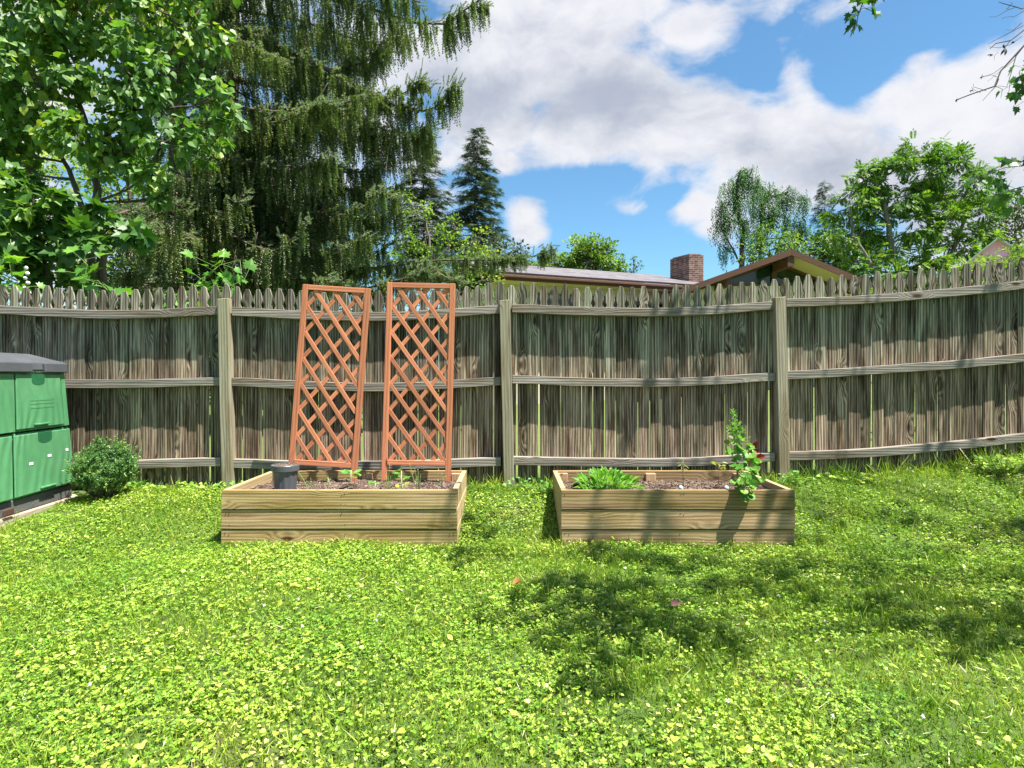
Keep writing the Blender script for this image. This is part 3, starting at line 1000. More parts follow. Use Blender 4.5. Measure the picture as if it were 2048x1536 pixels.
def lawnpts(n, patch=None, y0=1.1):
    x = rng.uniform(-6.2, 6.2, n); y = rng.uniform(y0, 5.36, n)
    k = allowed(x, y)
    if patch is not None: k &= rng.random(n) < patch(x, y)
    k &= rng.random(n) > .93 * np.exp(-(((x + 3.52) / .22) ** 2 + ((y - 4.62) / .07) ** 2)) + .5 * np.exp(-(((x + 1.1) / .12) ** 2 + ((y - 2.45) / .06) ** 2)) + .5 * np.exp(-(((x - 3.6) / .2) ** 2 + ((y - 3.6) / .06) ** 2))
    x, y = x[k], y[k]
    return x, y, gz(x, y)


def pn(x, y, s, seed): return vnoise(x, y, s, seed) * .65 + vnoise(x, y, s * .4, seed + 9) * .35


def cl_patch(x, y): return np.clip((pn(x, y, .55, 2) - .25) * 2.6, .12, 1)
def vi_patch(x, y): return np.clip((pn(x, y, .6, 21) - .47) * 4.0, .02, 1) * np.where(x < .6, 1.0, .55)
def gr_patch(x, y): return np.clip(1.25 - (pn(x, y, .55, 2) - .25) * 1.3, .35, 1)


def upish(n, k):
    v = rng.normal(size=(n, 3)) * k; v[:, 2] = 1
    return v


a = Acc()
x, y, z = lawnpts(380000, gr_patch)
N = len(x)
h = rng.uniform(.025, .062, N) * (0.75 + .55 * pn(x, y, .35, 5))
d = rng.normal(size=(N, 3)) * .55; d[:, 2] = 1
n = rng.normal(size=(N, 3)); n[:, 2] *= .3
a.inst(T_blade(.075, .30), np.stack([x, y, z - .004], -1), d, n, np.stack([h * rng.uniform(.6, 1.3, N), h, h], -1))
# taller tufts: fence line, bed edges, scattered
xs = []; ys = []
def tuft(cx, cy, r_, n_, hh):
    global xs, ys
    xs.append(np.stack([rng.normal(cx, r_, n_), rng.normal(cy, r_, n_), np.full(n_, hh)], -1))
for _ in range(240):
    cx = rng.uniform(-6, 6); tuft(cx, 5.30, .05, 14, rng.uniform(.07, .15) * (1.3 if cx > 2.4 else 1))
for _ in range(90):
    cx = rng.choice([rng.uniform(-2.1, -.4), rng.uniform(.35, 2.05)]); tuft(cx, 4.24, .03, 14, rng.uniform(.035, .075))
for _ in range(420):
    cx = rng.uniform(-5.5, 5.5); cy = rng.uniform(1.4, 5.2); tuft(cx, cy, .05, 26, rng.uniform(.06, .115))
for _ in range(90):
    cx = rng.uniform(2.1, 5.2); cy = rng.uniform(3.2, 5.3); tuft(cx, cy, .06, 30, rng.uniform(.05, .11))
for _ in range(60):
    cx = rng.uniform(-5.0, -2.2); cy = rng.uniform(3.6, 5.3); tuft(cx, cy, .05, 22, rng.uniform(.06, .13))
q_ = np.concatenate(xs); k = allowed(q_[:, 0], q_[:, 1]); q_ = q_[k]; N = len(q_)
h = q_[:, 2] * rng.uniform(.6, 1.2, N)
d = rng.normal(size=(N, 3)) * .42; d[:, 2] = 1
a.inst(T_blade(.035, .35), np.stack([q_[:, 0], q_[:, 1], gz(q_[:, 0], q_[:, 1]) - .004], -1), d, rng.normal(size=(N, 3)) * [1, 1, .3], np.stack([h * 1.2, h, h], -1))
# dry straws
x, y, z = lawnpts(2600); N = len(x)
d = rng.normal(size=(N, 3)); d[:, 2] = np.abs(d[:, 2]) * .2
h = rng.uniform(.02, .06, N)
a.inst(T_blade(.05, .1), np.stack([x, y, z + .024], -1), d, upish(N, .5), h, 1)
tag(a.build('lawn_grass', [M['grass'], M['straw']]), 'short bright green grass blades growing through the whole lawn', 'grass', kind='stuff')

a = Acc()
x, y, z = lawnpts(195000, cl_patch); N = len(x)
s = rng.uniform(.010, .023, N)
a.inst(T_clover(), np.stack([x, y, z + rng.uniform(.012, .042, N)], -1), rng.normal(size=(N, 3)) * [1, 1, .25], upish(N, .33), s)
x, y, z = lawnpts(105000, vi_patch); N = len(x)
s = rng.uniform(.008, .0185, N) * (.8 + .9 * rng.random(N) ** 6)
a.inst(T_heart(1.05, .10, -.05), np.stack([x, y, z + rng.uniform(.022, .052, N)], -1), rng.normal(size=(N, 3)) * [1, 1, .2] + [0, -.5, -.15], upish(N, .33), s, 1)
x, y, z = lawnpts(900, lambda x, y: np.where(y < 3.6, 1, .4)); N = len(x)
s = rng.uniform(.03, .05, N)
a.inst(T_oval(.5, .1), np.stack([x, y, z + rng.uniform(.02, .05, N)], -1), rng.normal(size=(N, 3)) * [1, 1, .3] + [0, 0, .2], upish(N, .6), s, 1)
tag(a.build('clover_cover', [M['clover'], M['violet']]), 'low clover and round violet leaves covering the lawn', 'ground cover', kind='stuff')

# white clover flowers: small heads of florets
a = Acc()
x, y, z = lawnpts(95); N = len(x)
for i in range(N):
    c0 = np.array([x[i], y[i], z[i] + rng.uniform(.045, .065)])
    u = randunit(22)
    a.inst(T_oval(.5, .1), np.repeat(c0[None], 22, 0), u, randunit(22), .0085)
    a.tube([c0 - [0, 0, .05], c0], .0012, 4, 1)
tag(a.build('clover_flowers', [M['petal'], M['stem']]), 'small white clover flower heads dotted over the lawn', 'flowers', kind='stuff')


def fallen_leaf(label, px, py, col, size):
    Yd = F * CH / (py - 752.0)
    p = P(px, py, Yd)
    m, t, out = newmat('dead_leaf'); b = pbsdf(t, col, .7, .3); t.l.new(b.outputs[0], out.inputs[0])
    a = Acc(); a.inst(T_maple(.35, .3), np.zeros((1, 3)), [rng.normal(size=3) * [1, 1, .1]], [(.1, -.3, 1)], size)
    o = a.build('fallen_leaf', m, loc=(p[0], p[1], p[2] + .045))
    tag(o, label, 'leaf')


fallen_leaf('small orange brown dead leaf lying on the clover', 1026, 1184, (.35, .13, .05), .06)
fallen_leaf('curled purple brown dead leaf lying on the clover in front of the right raised bed', 1342, 1227, (.20, .10, .085), .06)


# ------------------------------------------------------------------ small plants
def leafplant(name, label, cat, base, leaves, stems, lm, sm=None, tmpl=None, group=None):
    """leaves: list of (pos, dir, normal, size); stems: list of (pts, r)"""
    p = thing(name, label, cat, base, group)
    if stems:
        a = Acc()
        for pts, r_ in stems: a.tube(np.array(pts) - np.array(base), r_, 6)
        a.build('stem', sm or M['stem'], p, smooth=True)
    if leaves:
        a = Acc()
        L = list(leaves)
        a.inst(tmpl or T_oval(.55, .1), np.array([q[0] for q in L]) - np.array(base), np.array([q[1] for q in L]), np.array([q[2] for q in L]), np.array([q[3] for q in L]))
        a.build('foliage', lm, p)
    return p


SZ = PZ - .075
# yew shrub
b0 = np.array([-3.40, 5.0, float(gz(-3.4, 5.0)) - .01])
shrub = thing('yew_shrub', 'small rounded dark green yew shrub beside the compost bin', 'shrub', b0)
a = Acc()
tips = []
cen = np.array([0.0, 0, .27])
for k in range(210):
    u = nrm(rng.normal(size=3)); u[2] = u[2] * .8 + .12
    r_ = rng.uniform(.62, 1.0)
    p = cen + u * np.array([.245, .235, .215]) * r_
    if p[2] < .07: continue
    tips.append(p)
for (dx, dz) in ((-.03, .52), (-.05, .49), (.12, .50), (.10, .47), (.20, .44), (-.14, .42), (.0, .45)):
    for _ in range(5): tips.append(np.array([dx + rng.normal(0, .012), rng.normal(0, .03), dz - rng.uniform(0, .05)]))
ps = []; ds = []; 
for p in tips:
    base = np.array([0, 0, .02]) + np.array([p[0] * .25, p[1] * .25, 0])
    mid = base * .5 + p * .5 + np.array([0, 0, -.02])
    a.tube([base, mid, p], [.004, .0028, .0012], 4)
    dirn = nrm(p - mid)
    for s_ in range(9):
        q0 = mid + (p - mid) * rng.uniform(.25, 1.0) + rng.normal(0, .020, 3)
        dd = nrm(dirn + rng.normal(0, .55, 3) + [0, 0, .35])
        K = 15
        tt = rng.uniform(0, 1, K)
        ps.append(q0 + dd * tt[:, None] * .045); ds.append(dd * .6 + randunit(K) * .8)
ps = np.concatenate(ps); ds = np.concatenate(ds)
a.build('branches', M['bark'], shrub)
a = Acc(); a.inst(([(-.12, 0, 0), (.12, 0, 0), (.1, .6, .02), (0, 1, 0), (-.1, .6, .02)], [(0, 1, 2, 3, 4)]), ps, ds, randunit(len(ps)), rng.uniform(.016, .026, len(ps)))
a.build('foliage', M['yew'], shrub)

# leafy greens clump in the right bed
def clump(name, label, cx, cy, rx, ry, hh, nl, lm, tmpl, ls, cat='greens'):
    base = np.array([cx, cy, SZ])
    L = []; S = []
    for i in range(nl):
        x_ = rng.uniform(-1, 1); y_ = rng.uniform(-1, 1)
        b = base + [x_ * rx * .7, y_ * ry * .7, 0]
        out = np.array([x_ * rx + rng.normal(0, .03), y_ * ry + rng.normal(0, .03), 0])
        tip = b + np.array([out[0] * .5, out[1] * .5, 0]) + [0, 0, hh * rng.uniform(.35, 1.0) * (1 - .45 * abs(x_))]
        dr = nrm(tip - b + out * .8 + [0, 0, .02])
        L.append((tip, nrm(dr + [0, 0, rng.uniform(-.5, .6)]), nrm(np.array([0, -.25, 1]) + rng.normal(0, .45, 3)), ls * rng.uniform(.55, 1.2)))
        S.append(([b, (b + tip) / 2 + rng.normal(0, .008, 3), tip], .0022))
    return leafplant(name, label, cat, tuple(base), L, S, lm, M['stem'], tmpl)


clump('leafy_greens', 'bushy clump of bright green salad leaves in the right raised bed', .735, 4.62, .17, .16, .15, 260, M['lettuce'], T_oval(.52, .16), .062)
# tall bolting plant leaning over the front board
base = P(1478, 972, 4.42)
base[2] = SZ
tp = P(1465, 822, 4.50)
stem_pts = [base, P(1474, 930, 4.45), P(1478, 890, 4.46), P(1470, 855, 4.48), tp]
L = []; S = [(stem_pts, [.008, .007, .006, .004, .002])]
big = []
for (px, py, Yq, s_) in ((1494, 912, 4.40, .085), (1470, 935, 4.36, .08), (1500, 925, 4.36, .08), (1482, 950, 4.32, .085), (1512, 950, 4.34, .08), (1470, 962, 4.30, .075), (1498, 968, 4.27, .08), (1484, 980, 4.25, .07), (1500, 988, 4.235, .065), (1490, 998, 4.235, .055), (1460, 905, 4.42, .075), (1482, 900, 4.40, .08), (1468, 918, 4.38, .07), (1520, 962, 4.33, .06), (1506, 938, 4.33, .07), (1478, 970, 4.27, .07), (1505, 975, 4.25, .06), (1492, 958, 4.29, .07), (1498, 898, 4.45, .07)):
    p = P(px, py, Yq)
    for _ in range(4):
        pp = p + rng.normal(0, .012, 3); pp[1] = min(pp[1], 4.7)
        if pp[2] < PZ + .01: pp[1] = min(pp[1], 4.262)
        big.append((pp, nrm(np.array([rng.uniform(-1, 1), -.6, rng.uniform(-.5, .45)])), nrm(np.array([rng.normal(0, .5), -.75, .65 + rng.normal(0, .3)])), s_ * rng.uniform(.6, .98)))
        S.append(([np.array(stem_pts[1]) * .5 + p * .5 + rng.normal(0, .01, 3), pp], .002))
for i in range(95):
    tt = rng.uniform(.02, 1)
    c_ = np.array(stem_pts[2]) * (1 - tt) + tp * tt
    sp = .028 * (1 - tt) + .008
    pp = c_ + rng.normal(0, sp, 3)
    big.append((pp, nrm(pp - c_ + [0, 0, .02]), nrm(rng.normal(size=3) + [0, -.6, .6]), (.034 * (1 - tt) + .009) * rng.uniform(.6, 1.3)))
    S.append(([c_, pp], .0012))
for i in range(46):
    tt = rng.uniform(.45, 1)
    c_ = np.array(stem_pts[3]) * (1 - tt) + tp * tt + [0, 0, .0]
    dv = nrm(np.array([rng.choice([-1, 1]) * rng.uniform(.3, 1), rng.normal(0, .4), rng.uniform(.6, 1.5)])) * rng.uniform(.03, .06) * (1.35 - tt)
    S.append(([c_, c_ + dv], .001)); big.append((c_ + dv, nrm(dv), randunit(1)[0], .009))
leafplant('bolting_lettuce', 'tall bolting lettuce in the right raised bed, flopping over its front board', 'lettuce', tuple(base), big, S, M['sprig'], M['stem'], T_round(8, .95, .14))
# red-leaved plant behind it
b_ = P(1508, 955, 4.72); b_[2] = SZ
L = []
S = [([b_, P(1502, 915, 4.72)], .004)]
for (px, py) in ((1502, 905), (1508, 896), (1498, 912), (1512, 915), (1518, 905), (1515, 925), (1505, 890), (1520, 930), (1500, 925)):
    L.append((P(px, py, 4.72 + rng.uniform(-.03, .03)), nrm(np.array([rng.uniform(-.6, .9), -.2, rng.uniform(-.2, 1)])), nrm(np.array([rng.normal(0, .5), -1, .4])), rng.uniform(.05, .075)))
leafplant('red_lettuce', 'dark red leafy plant just behind the tall bolting lettuce', 'lettuce', tuple(b_), L, S, M['redleaf'], M['stem'], T_oval(.7, .2))


def seedling(name, label, px, pytop, pybase, Yq, n_, ls, lm, tm=None, sm=None, droop=0.0, cat='seedling', spread=.03, hr=(.6, 1)):
    b = P(px, pybase, Yq); b[2] = SZ - .005
    top = P(px, pytop, Yq)
    L = []; S = [([b, (b + top) / 2 + rng.normal(0, .0012, 3), top], .0028)]
    for i in range(n_):
        th = 2 * math.pi * i / n_ * 1.0 + rng.uniform(-.5, .5)
        hgt = rng.uniform(*hr)
        c_ = b + (top - b) * hgt
        o_ = np.array([math.cos(th), math.sin(th) * .8, 0]) * spread
        pp = c_ + o_ + [0, 0, .01]
        S.append(([c_, pp], .0013))
        L.append((pp, nrm(o_ / spread + [0, 0, rng.uniform(-.2, .5) - droop]), nrm(np.array([0, -.35, 1]) + rng.normal(0, .25, 3)), ls * rng.uniform(.7, 1.15)))
    return leafplant(name, label, cat, tuple(b), L, S, lm, sm or M['stem_pale'], tm)


seedling('squash_seedling', 'broad-leaved squash seedling at the foot of the left trellis', 702, 940, 965, 4.62, 8, .062, M['seedling'], T_round(8, .8, .1), spread=.022)
seedling('seedling', 'small round-leaved seedling left of the right trellis foot', 750, 962, 972, 4.50, 5, .035, M['seedling'], T_round(8, .9, .1), spread=.015)
seedling('seedling', 'lobed green seedling over yellow leaves between the legs of the right trellis', 803, 942, 970, 4.45, 9, .050, M['seedling'], T_maple(.1, -.1), spread=.022, hr=(.3, 1))
seedling('marigold_seedling', 'low yellow-leaved seedling under the lobed one in the left bed', 806, 968, 974, 4.40, 10, .028, M['yellowing'], T_round(8, .9, .1), spread=.030)
seedling('seedling', 'thin spindly seedling by the right leg of the right trellis', 884, 945, 970, 4.60, 14, .018, M['seedling'], None, M['twig'], spread=.022, hr=(.2, 1))
seedling('seedling', 'tiny feathery sprout in the middle of the left raised bed', 658, 958, 972, 4.50, 9, .018, M['sprig'], None, spread=.014)
seedling('pepper_seedling', 'spindly yellowing seedling in the middle of the right raised bed', 1366, 918, 968, 4.70, 12, .034, M['yellowing'], T_oval(.3, .1), M['twig'], spread=.020, droop=.6, hr=(.6, 1.0))
seedling('pepper_seedling', 'leaning yellow-leaved seedling between the spindly one and the bolting lettuce', 1438, 925, 968, 4.70, 12, .048, M['yellowing'], T_oval(.3, .1), M['twig'], spread=.022, droop=.1, hr=(.6, 1.0))


def onion(label, px, tops, Yq, pybase=975):
    b = P(px, pybase, Yq); b[2] = SZ - .005
    p = thing('onion_shoots', label, 'onion plant', tuple(b))
    for (tx, ty, bend) in tops:
        tpt = P(tx, ty, Yq); tpt[1] += rng.uniform(-.02, .02)
        mid = (b + tpt) / 2 + np.array([bend, 0, .02])
        pts = [b * (1 - s_) ** 2 + 2 * mid * s_ * (1 - s_) + tpt * s_ ** 2 for s_ in np.linspace(0, 1, 7)]
        a = Acc(); a.tube(np.array(pts) - b, [.003, .003, .0028, .0025, .002, .0016, .0008], 6); a.build('shoot', M['stem'], p, smooth=True)


onion('thin arching onion shoot right of the black pot', 620, [(596, 944, .02), (622, 955, 0)], 4.42)
onion('upright onion shoots left of the right trellis foot', 775, [(779, 928, 0), (772, 950, .004), (782, 952, 0)], 4.42)
onion('tall thin onion shoots in front of the right trellis', 838, [(818, 925, -.01), (830, 935, 0), (837, 942, .0), (842, 948, .003)], 4.42)

# small translucent cups / tags in the right bed
for (px, py, lab) in ((1362, 966, 'tiny pale clear plastic cup on the soil by the spindly seedling'), (1453, 963, 'tiny pale green glass ball on the soil beside the bolting lettuce')):
    p = P(px, py, 4.62); p[2] = SZ + .008
    a = Acc(); K = 16
    v = [(r_ * math.cos(2 * math.pi * j / K), r_ * math.sin(2 * math.pi * j / K), z_) for r_, z_ in ((.008, 0), (.016, .012), (.018, .026), (.012, .036), (.003, .040)) for j in range(K)]
    f = [(i * K + j, i * K + (j + 1) % K, (i + 1) * K + (j + 1) % K, (i + 1) * K + j) for i in range(4) for j in range(K)] + [tuple(range(K - 1, -1, -1)), tuple(range(4 * K, 5 * K))]
    a.add(v, f)
    o = a.build('plastic_cup' if 'cup' in lab else 'glass_ball', simplemat('pale_mint', (.45, .62, .55), .25, .6), smooth=True, loc=p)
    tag(o, lab, 'garden marker')

# weeds along the fence and beds
WD = [(205, 1018, 5.0, .06, 34, 'low broadleaf weeds at the foot of the yew shrub'),
      (282, 962, 5.28, .10, 16, 'young vine leaves by the fence right of the yew shrub'), (330, 975, 5.28, .08, 40, 'low leafy weeds along the fence between shrub and first post'),
      (420, 960, 5.25, .08, 40, 'leafy weeds just left of the first fence post'), (472, 958, 5.22, .10, 22, 'small weed between first fence post and left raised bed'),
      (950, 965, 5.25, .07, 40, 'weeds at the fence right of the left raised bed'), (1040, 962, 5.25, .10, 26, 'small weed right of the middle fence post'),
      (1085, 950, 5.1, .13, 26, 'upright weed by the left back corner of the right raised bed'), (1590, 935, 5.2, .13, 24, 'upright weed right of the third fence post'),
      (1700, 955, 5.2, .07, 60, 'low weeds along the fence right of the third post'), (2010, 935, 5.1, .14, 120, 'dense green weeds at the far right end of the fence')]
for (px, py, Yq, hh, nl, lab) in WD:
    b = P(px, py, Yq); b[2] = float(gz(b[0], b[1]))
    L = []; S = []
    sp = .055 if nl < 30 else .13
    for i in range(nl):
        o_ = np.array([rng.normal(0, sp), rng.normal(0, sp * .5), rng.uniform(.2, 1) * hh])
        if b[1] + o_[1] > 5.35: o_[1] = 5.35 - b[1]
        S.append(([b + [o_[0] * .4, o_[1] * .4, 0], b + o_], .0011))
        L.append((b + o_, nrm(np.array([o_[0], o_[1] - .03, rng.uniform(-.02, .04)])), nrm(np.array([0, -.3, 1]) + rng.normal(0, .35, 3)), rng.uniform(.018, .040)))
    leafplant('weed', lab, 'weed', tuple(b), L, S, M['clover'] if nl > 30 else M['seedling'], M['stem'], T_heart(1.0, .1, -.05))
# a dry straw leaning on the fence at the right
a = Acc(); p0 = P(1918, 895, 5.36); p1 = P(1945, 930, 5.25); p2 = P(1985, 938, 5.15)
a.tube([p1 - p0 + (p0 - p1), (p1 - p0), (p2 - p0)], .003, 5)
tag(a.build('dry_stalk', M['straw'], loc=p0), 'dry pale stalk leaning on the fence at the far right', 'stalk')

# ------------------------------------------------------------------ trees beyond the fence
def curve(p0, p1, bow, k=7, wob=.0):
    p0 = np.asarray(p0, float); p1 = np.asarray(p1, float)
    s = np.linspace(0, 1, k)[:, None]
    c = (p0 + p1) / 2 + np.asarray(bow, float)
    pts = p0 * (1 - s) ** 2 + 2 * c * s * (1 - s) + p1 * s ** 2
    if wob: pts[1:-1] += rng.normal(0, wob, (k - 2, 3))
    return pts


def tree(name, label, Yt, trunks, blobs, tmpl, ls, dens, lm, bark, cat='tree', group=None, flat=.7, droop=.2, hang=None, sub=None, tw=.012, up=.5):
    """trunks: (list of (px,py), r_base, dY). blobs: (px,py,r_px,dY). leaves gathered in clumps at twig ends"""
    b0 = P(trunks[0][0][0][0], trunks[0][0][0][1], Yt)
    root = thing(name, label, cat, (b0[0], b0[1], b0[2]), group)
    tr = Acc(); nodes = []
    for (pp, r_, dY) in trunks:
        pts = np.array([P(px, py, Yt + dY) for px, py in pp])
        s = np.linspace(0, 1, len(pts)); s2 = np.linspace(0, 1, len(pts) * 4)
        pts = np.stack([np.interp(s2, s, pts[:, i]) for i in range(3)], -1)
        pts[1:] += rng.normal(0, r_ * .22, (len(pts) - 1, 3))
        rad = r_ * (1 - .72 * s2)
        tr.tube(pts - b0, rad, 8)
        nodes += [(p, q) for p, q in zip(pts, rad)]
    npz = np.array([p for p, _ in nodes]); nr = np.array([q for _, q in nodes])
    ps = []; ds = []; ns = []; ss = []
    for (px, py, rp_, dY) in blobs:
        C = P(px, py, Yt + dY); Rb = rp_ / F * (Yt + dY)
        # limb from a trunk node that is lower than and near the clump
        dd = np.linalg.norm(npz - C, axis=1) + np.maximum(0, npz[:, 2] - C[2] + Rb * .3) * 3
        j = int(np.argmin(dd))
        limb = curve(npz[j], C, [0, 0, -.08 * np.linalg.norm(C - npz[j])], 8, Rb * .03)
        r0 = min(nr[j] * .6, .012 + Rb * .022)
        tr.tube(limb - b0, np.linspace(r0, tw * .8, 8), 6)
        k = sub or max(7, int(9 * (Rb / .8) ** .5 * 2))
        for _ in range(k):
            u = nrm(rng.normal(size=3)) * rng.uniform(.35, 1.0) ** .6
            u[1] *= .8
            c = C + u * Rb * np.array([1, 1, .92])
            st = limb[rng.integers(3, 8)]
            tp_ = curve(st, c, [0, 0, .05 * Rb], 4, Rb * .02)
            tr.tube(tp_ - b0, np.linspace(tw * .7, tw * .25, 4), 4, cap=False)
            if hang:
                nh = max(2, int(dens * Rb * Rb * 4 / k))
                o_ = rng.normal(0, .22, (nh, 3)) * Rb * [1, 1, .6]
                ps.append(c + o_); ln = hang * rng.uniform(.5, 1.2, nh)
                ds.append(np.stack([rng.normal(0, .12, nh), rng.normal(0, .12, nh), -np.ones(nh)], -1)); ns.append(randunit(nh)); ss.append(np.stack([np.full(nh, ls), ln, np.full(nh, ls)], -1))
            else:
                nl = int(dens * Rb * Rb * 4 / k * rng.uniform(.6, 1.4)) + 3
                cr = Rb * .36
                o_ = rng.normal(0, .5, (nl, 3)) * cr * [1, 1, flat]
                pos = c + o_
                out_ = nrm(pos - C) * .6 + nrm(o_ + 1e-6) * .7 + rng.normal(0, .45, (nl, 3))
                out_[:, 2] -= droop
                ps.append(pos); ds.append(out_)
                nn = rng.normal(0, .55, (nl, 3)) + nrm(pos - C) * .3 + [0.1, -.25, up + .35]
                ns.append(nn); q = ls * rng.uniform(.6, 1.25, nl); ss.append(np.stack([q, q, q], -1))
    tr.build('trunk', bark, root, smooth=True)
    a = Acc()
    a.inst(tmpl, np.concatenate(ps) - b0, np.concatenate(ds), np.concatenate(ns), np.concatenate(ss))
    a.build('crown', lm, root)
    print(name, len(np.concatenate(ps)))
    return root


# redbud close behind the fence, top left
tree('redbud_tree', 'redbud tree with large heart-shaped leaves close behind the fence, top left', 7.2,
     [([(208, 640), (203, 540), (196, 420), (178, 310), (160, 210), (120, 90)], .065, 0), ([(188, 640), (183, 530), (160, 400), (130, 320), (60, 200)], .055, .3), ([(178, 310), (260, 220), (330, 120), (400, 20)], .035, -.1), ([(78, 640), (79, 560), (80, 470), (70, 380)], .028, -.6)],
     [(30, 40, 90, 0), (120, 20, 90, -.4), (220, 40, 95, .2), (320, 20, 75, -.2), (390, 60, 55, .2), (40, 150, 95, -.5), (150, 140, 90, 0), (250, 140, 85, -.4), (350, 150, 70, .3), (430, 200, 42, -.2), (60, 260, 75, 0), (150, 260, 60, -.6), (245, 270, 75, 0), (340, 280, 65, -.3), (410, 280, 45, .2), (300, 350, 38, -.4), (210, 320, 45, -.2), (320, 395, 22, 0), (455, 240, 24, -.2), (-60, 100, 110, 0), (-50, 280, 90, .2), (200, -80, 140, 0), (40, -80, 130, .2), (360, -60, 90, .2), (0, 330, 60, .3)],
     T_heart(1.0, .13, -.16), .098, 330, M['redbud'], M['bark'], droop=.9, up=.15, flat=.8, sub=11, tw=.009)

# sycamore sapling with big leaves
tree('sycamore_sapling', 'young sycamore with very large dark lobed leaves behind the left fence', 6.5,
     [([(110, 640), (100, 560), (60, 460), (20, 380)], .022, 0), ([(110, 640), (150, 540), (230, 440)], .018, .1)],
     [(20, 370, 45, 0), (70, 400, 45, -.2), (120, 430, 42, 0), (30, 450, 50, -.2), (90, 480, 48, 0), (160, 480, 40, -.1), (200, 440, 26, 0), (240, 450, 25, .1), (20, 530, 45, -.2), (80, 540, 40, 0), (150, 550, 30, 0), (270, 470, 20, 0), (-40, 420, 60, 0)],
     T_maple(.10, -.22), .155, 260, M['bigleaf'], M['bark'], cat='sapling', droop=.5, up=.45, flat=.7, sub=7, tw=.006)


def sprigs(name, label, specs, ls, lm):
    """leafy shoots: (list of stem pixels, Y, n leaves, spread px)"""
    b0 = P(specs[0][0][0][0], specs[0][0][0][1], specs[0][1])
    root = thing(name, label, 'vine', b0)
    st = Acc(); ps = []
    for (pp, Yq, n_, sp) in specs:
        pts = np.array([P(px, py, Yq) for px, py in pp])
        s = np.linspace(0, 1, len(pts)); s2 = np.linspace(0, 1, 10)
        pts = np.stack([np.interp(s2, s, pts[:, i]) for i in range(3)], -1)
        st.tube(pts - b0, np.linspace(.006, .002, 10), 5)
        for i in range(n_):
            t_ = rng.uniform(.2, 1)
            c = np.array([np.interp(t_, s2, pts[:, k]) for k in range(3)])
            q = c + rng.normal(0, sp / F * Yq, 3)
            st.tube([c - b0, q - b0], .0016, 4, cap=False)
            ps.append((q, nrm(q - c + rng.normal(0, .02, 3)) + [0, -.2, -.15], rng.normal(0, .35, 3) + [0, -.3, .9], ls * rng.uniform(.6, 1.2)))
    st.build('stem', M['stem'], root)
    a = Acc(); a.inst(T_maple(.12, -.12), np.array([q[0] for q in ps]) - b0, np.array([q[1] for q in ps]), np.array([q[2] for q in ps]), np.array([q[3] for q in ps]))
    a.build('foliage', lm, root)


sprigs('vine_sprig', 'bright green lobed vine shoots rising over the fence near the first post', [([(360, 600), (400, 560), (440, 530), (480, 520)], 5.95, 22, 17), ([(380, 610), (440, 580), (490, 560)], 5.9, 16, 13), ([(300, 600), (360, 585), (420, 575)], 5.85, 20, 12)], .115, M['sprig'])
sprigs('vine_sprig', 'pale green lobed leaves standing over the left end of the fence', [([(170, 620), (165, 570), (175, 530), (160, 515)], 5.9, 12, 13), ([(230, 610), (215, 580), (195, 560)], 5.85, 10, 12), ([(20, 620), (25, 570), (20, 530)], 5.85, 16, 18)], .13, M['sprig'])
# pale flower stalk
b_ = P(52, 610, 5.8)
fs = thing('flower_stalk', 'stalk of pale round dried flower heads behind the leftmost pickets', 'flower stalk', b_)
a = Acc(); a.tube([(0, 0, 0), P(54, 570, 5.8) - b_, P(52, 535, 5.8) - b_], .004, 5); a.build('stem', M['twig'], fs)
for (px, py) in ((52, 536), (55, 547), (51, 556), (56, 566), (50, 576), (58, 586), (75, 592), (48, 598)):
    a = Acc(); K = 10
    c = P(px, py, 5.8) - b_; r0 = .017
    v = [c + r0 * np.array([math.sin(ph) * math.cos(2 * math.pi * j / K), math.sin(ph) * math.sin(2 * math.pi * j / K), math.cos(ph)]) * (1 + .15 * math.sin(j * 2.3)) for ph in np.linspace(.15, 3.0, 7) for j in range(K)]
    a.add(v, [(i * K + j, i * K + (j + 1) % K, (i + 1) * K + (j + 1) % K, (i + 1) * K + j) for i in range(6) for j in range(K)])
    a.build('flower_head', M['petal'], fs, smooth=True)

# bright woods further back on the left
OV = T_oval(.62, .1)
wg = 'woodland trees far behind the left part of the fence'
for i, (lab, Yt, tk, bl, lm, dn) in enumerate([
    ('sunlit green woodland tree seen under the redbud, far left', 17, [([(60, 640), (70, 500), (60, 300)], .14, 0)], [(0, 450, 90, 0), (110, 420, 90, 1), (60, 330, 90, 0), (180, 520, 80, -1), (30, 550, 80, 0), (-60, 330, 100, 1), (100, 200, 110, 1), (10, 120, 110, 0)], 'woods', 110),
    ('sunlit green woodland tree seen between redbud and spruce trunks', 19, [([(260, 640), (265, 500), (255, 330)], .14, 0)], [(240, 400, 80, 0), (300, 460, 80, 1), (220, 500, 80, 0), (290, 550, 80, -1), (340, 400, 70, 1), (270, 300, 70, 0), (200, 320, 70, 1)], 'woods', 110),
    ('dim green woodland tree behind the weeping spruce', 20, [([(480, 640), (485, 500), (470, 350)], .15, 0)], [(440, 480, 90, 0), (530, 520, 90, 1), (400, 560, 80, 0), (620, 540, 90, 1), (500, 400, 90, 0), (430, 330, 80, 1), (680, 520, 70, 0)], 'bigleaf', 90),
    ('yellow-green shrubby tree low behind the fence under the redbud', 10.5, [([(255, 640), (255, 590), (260, 540)], .04, 0)], [(250, 550, 45, 0), (300, 570, 45, .4), (200, 580, 45, 0), (340, 530, 40, .5), (150, 590, 45, 0), (90, 590, 45, .3), (390, 590, 45, .2)], 'lime', 150)]):
    tree('woodland_tree', lab, Yt, tk, bl, OV, .15 if Yt > 12 else .075, dn, M[lm], M['bark'], group=wg, tw=.03 if Yt > 12 else .008)

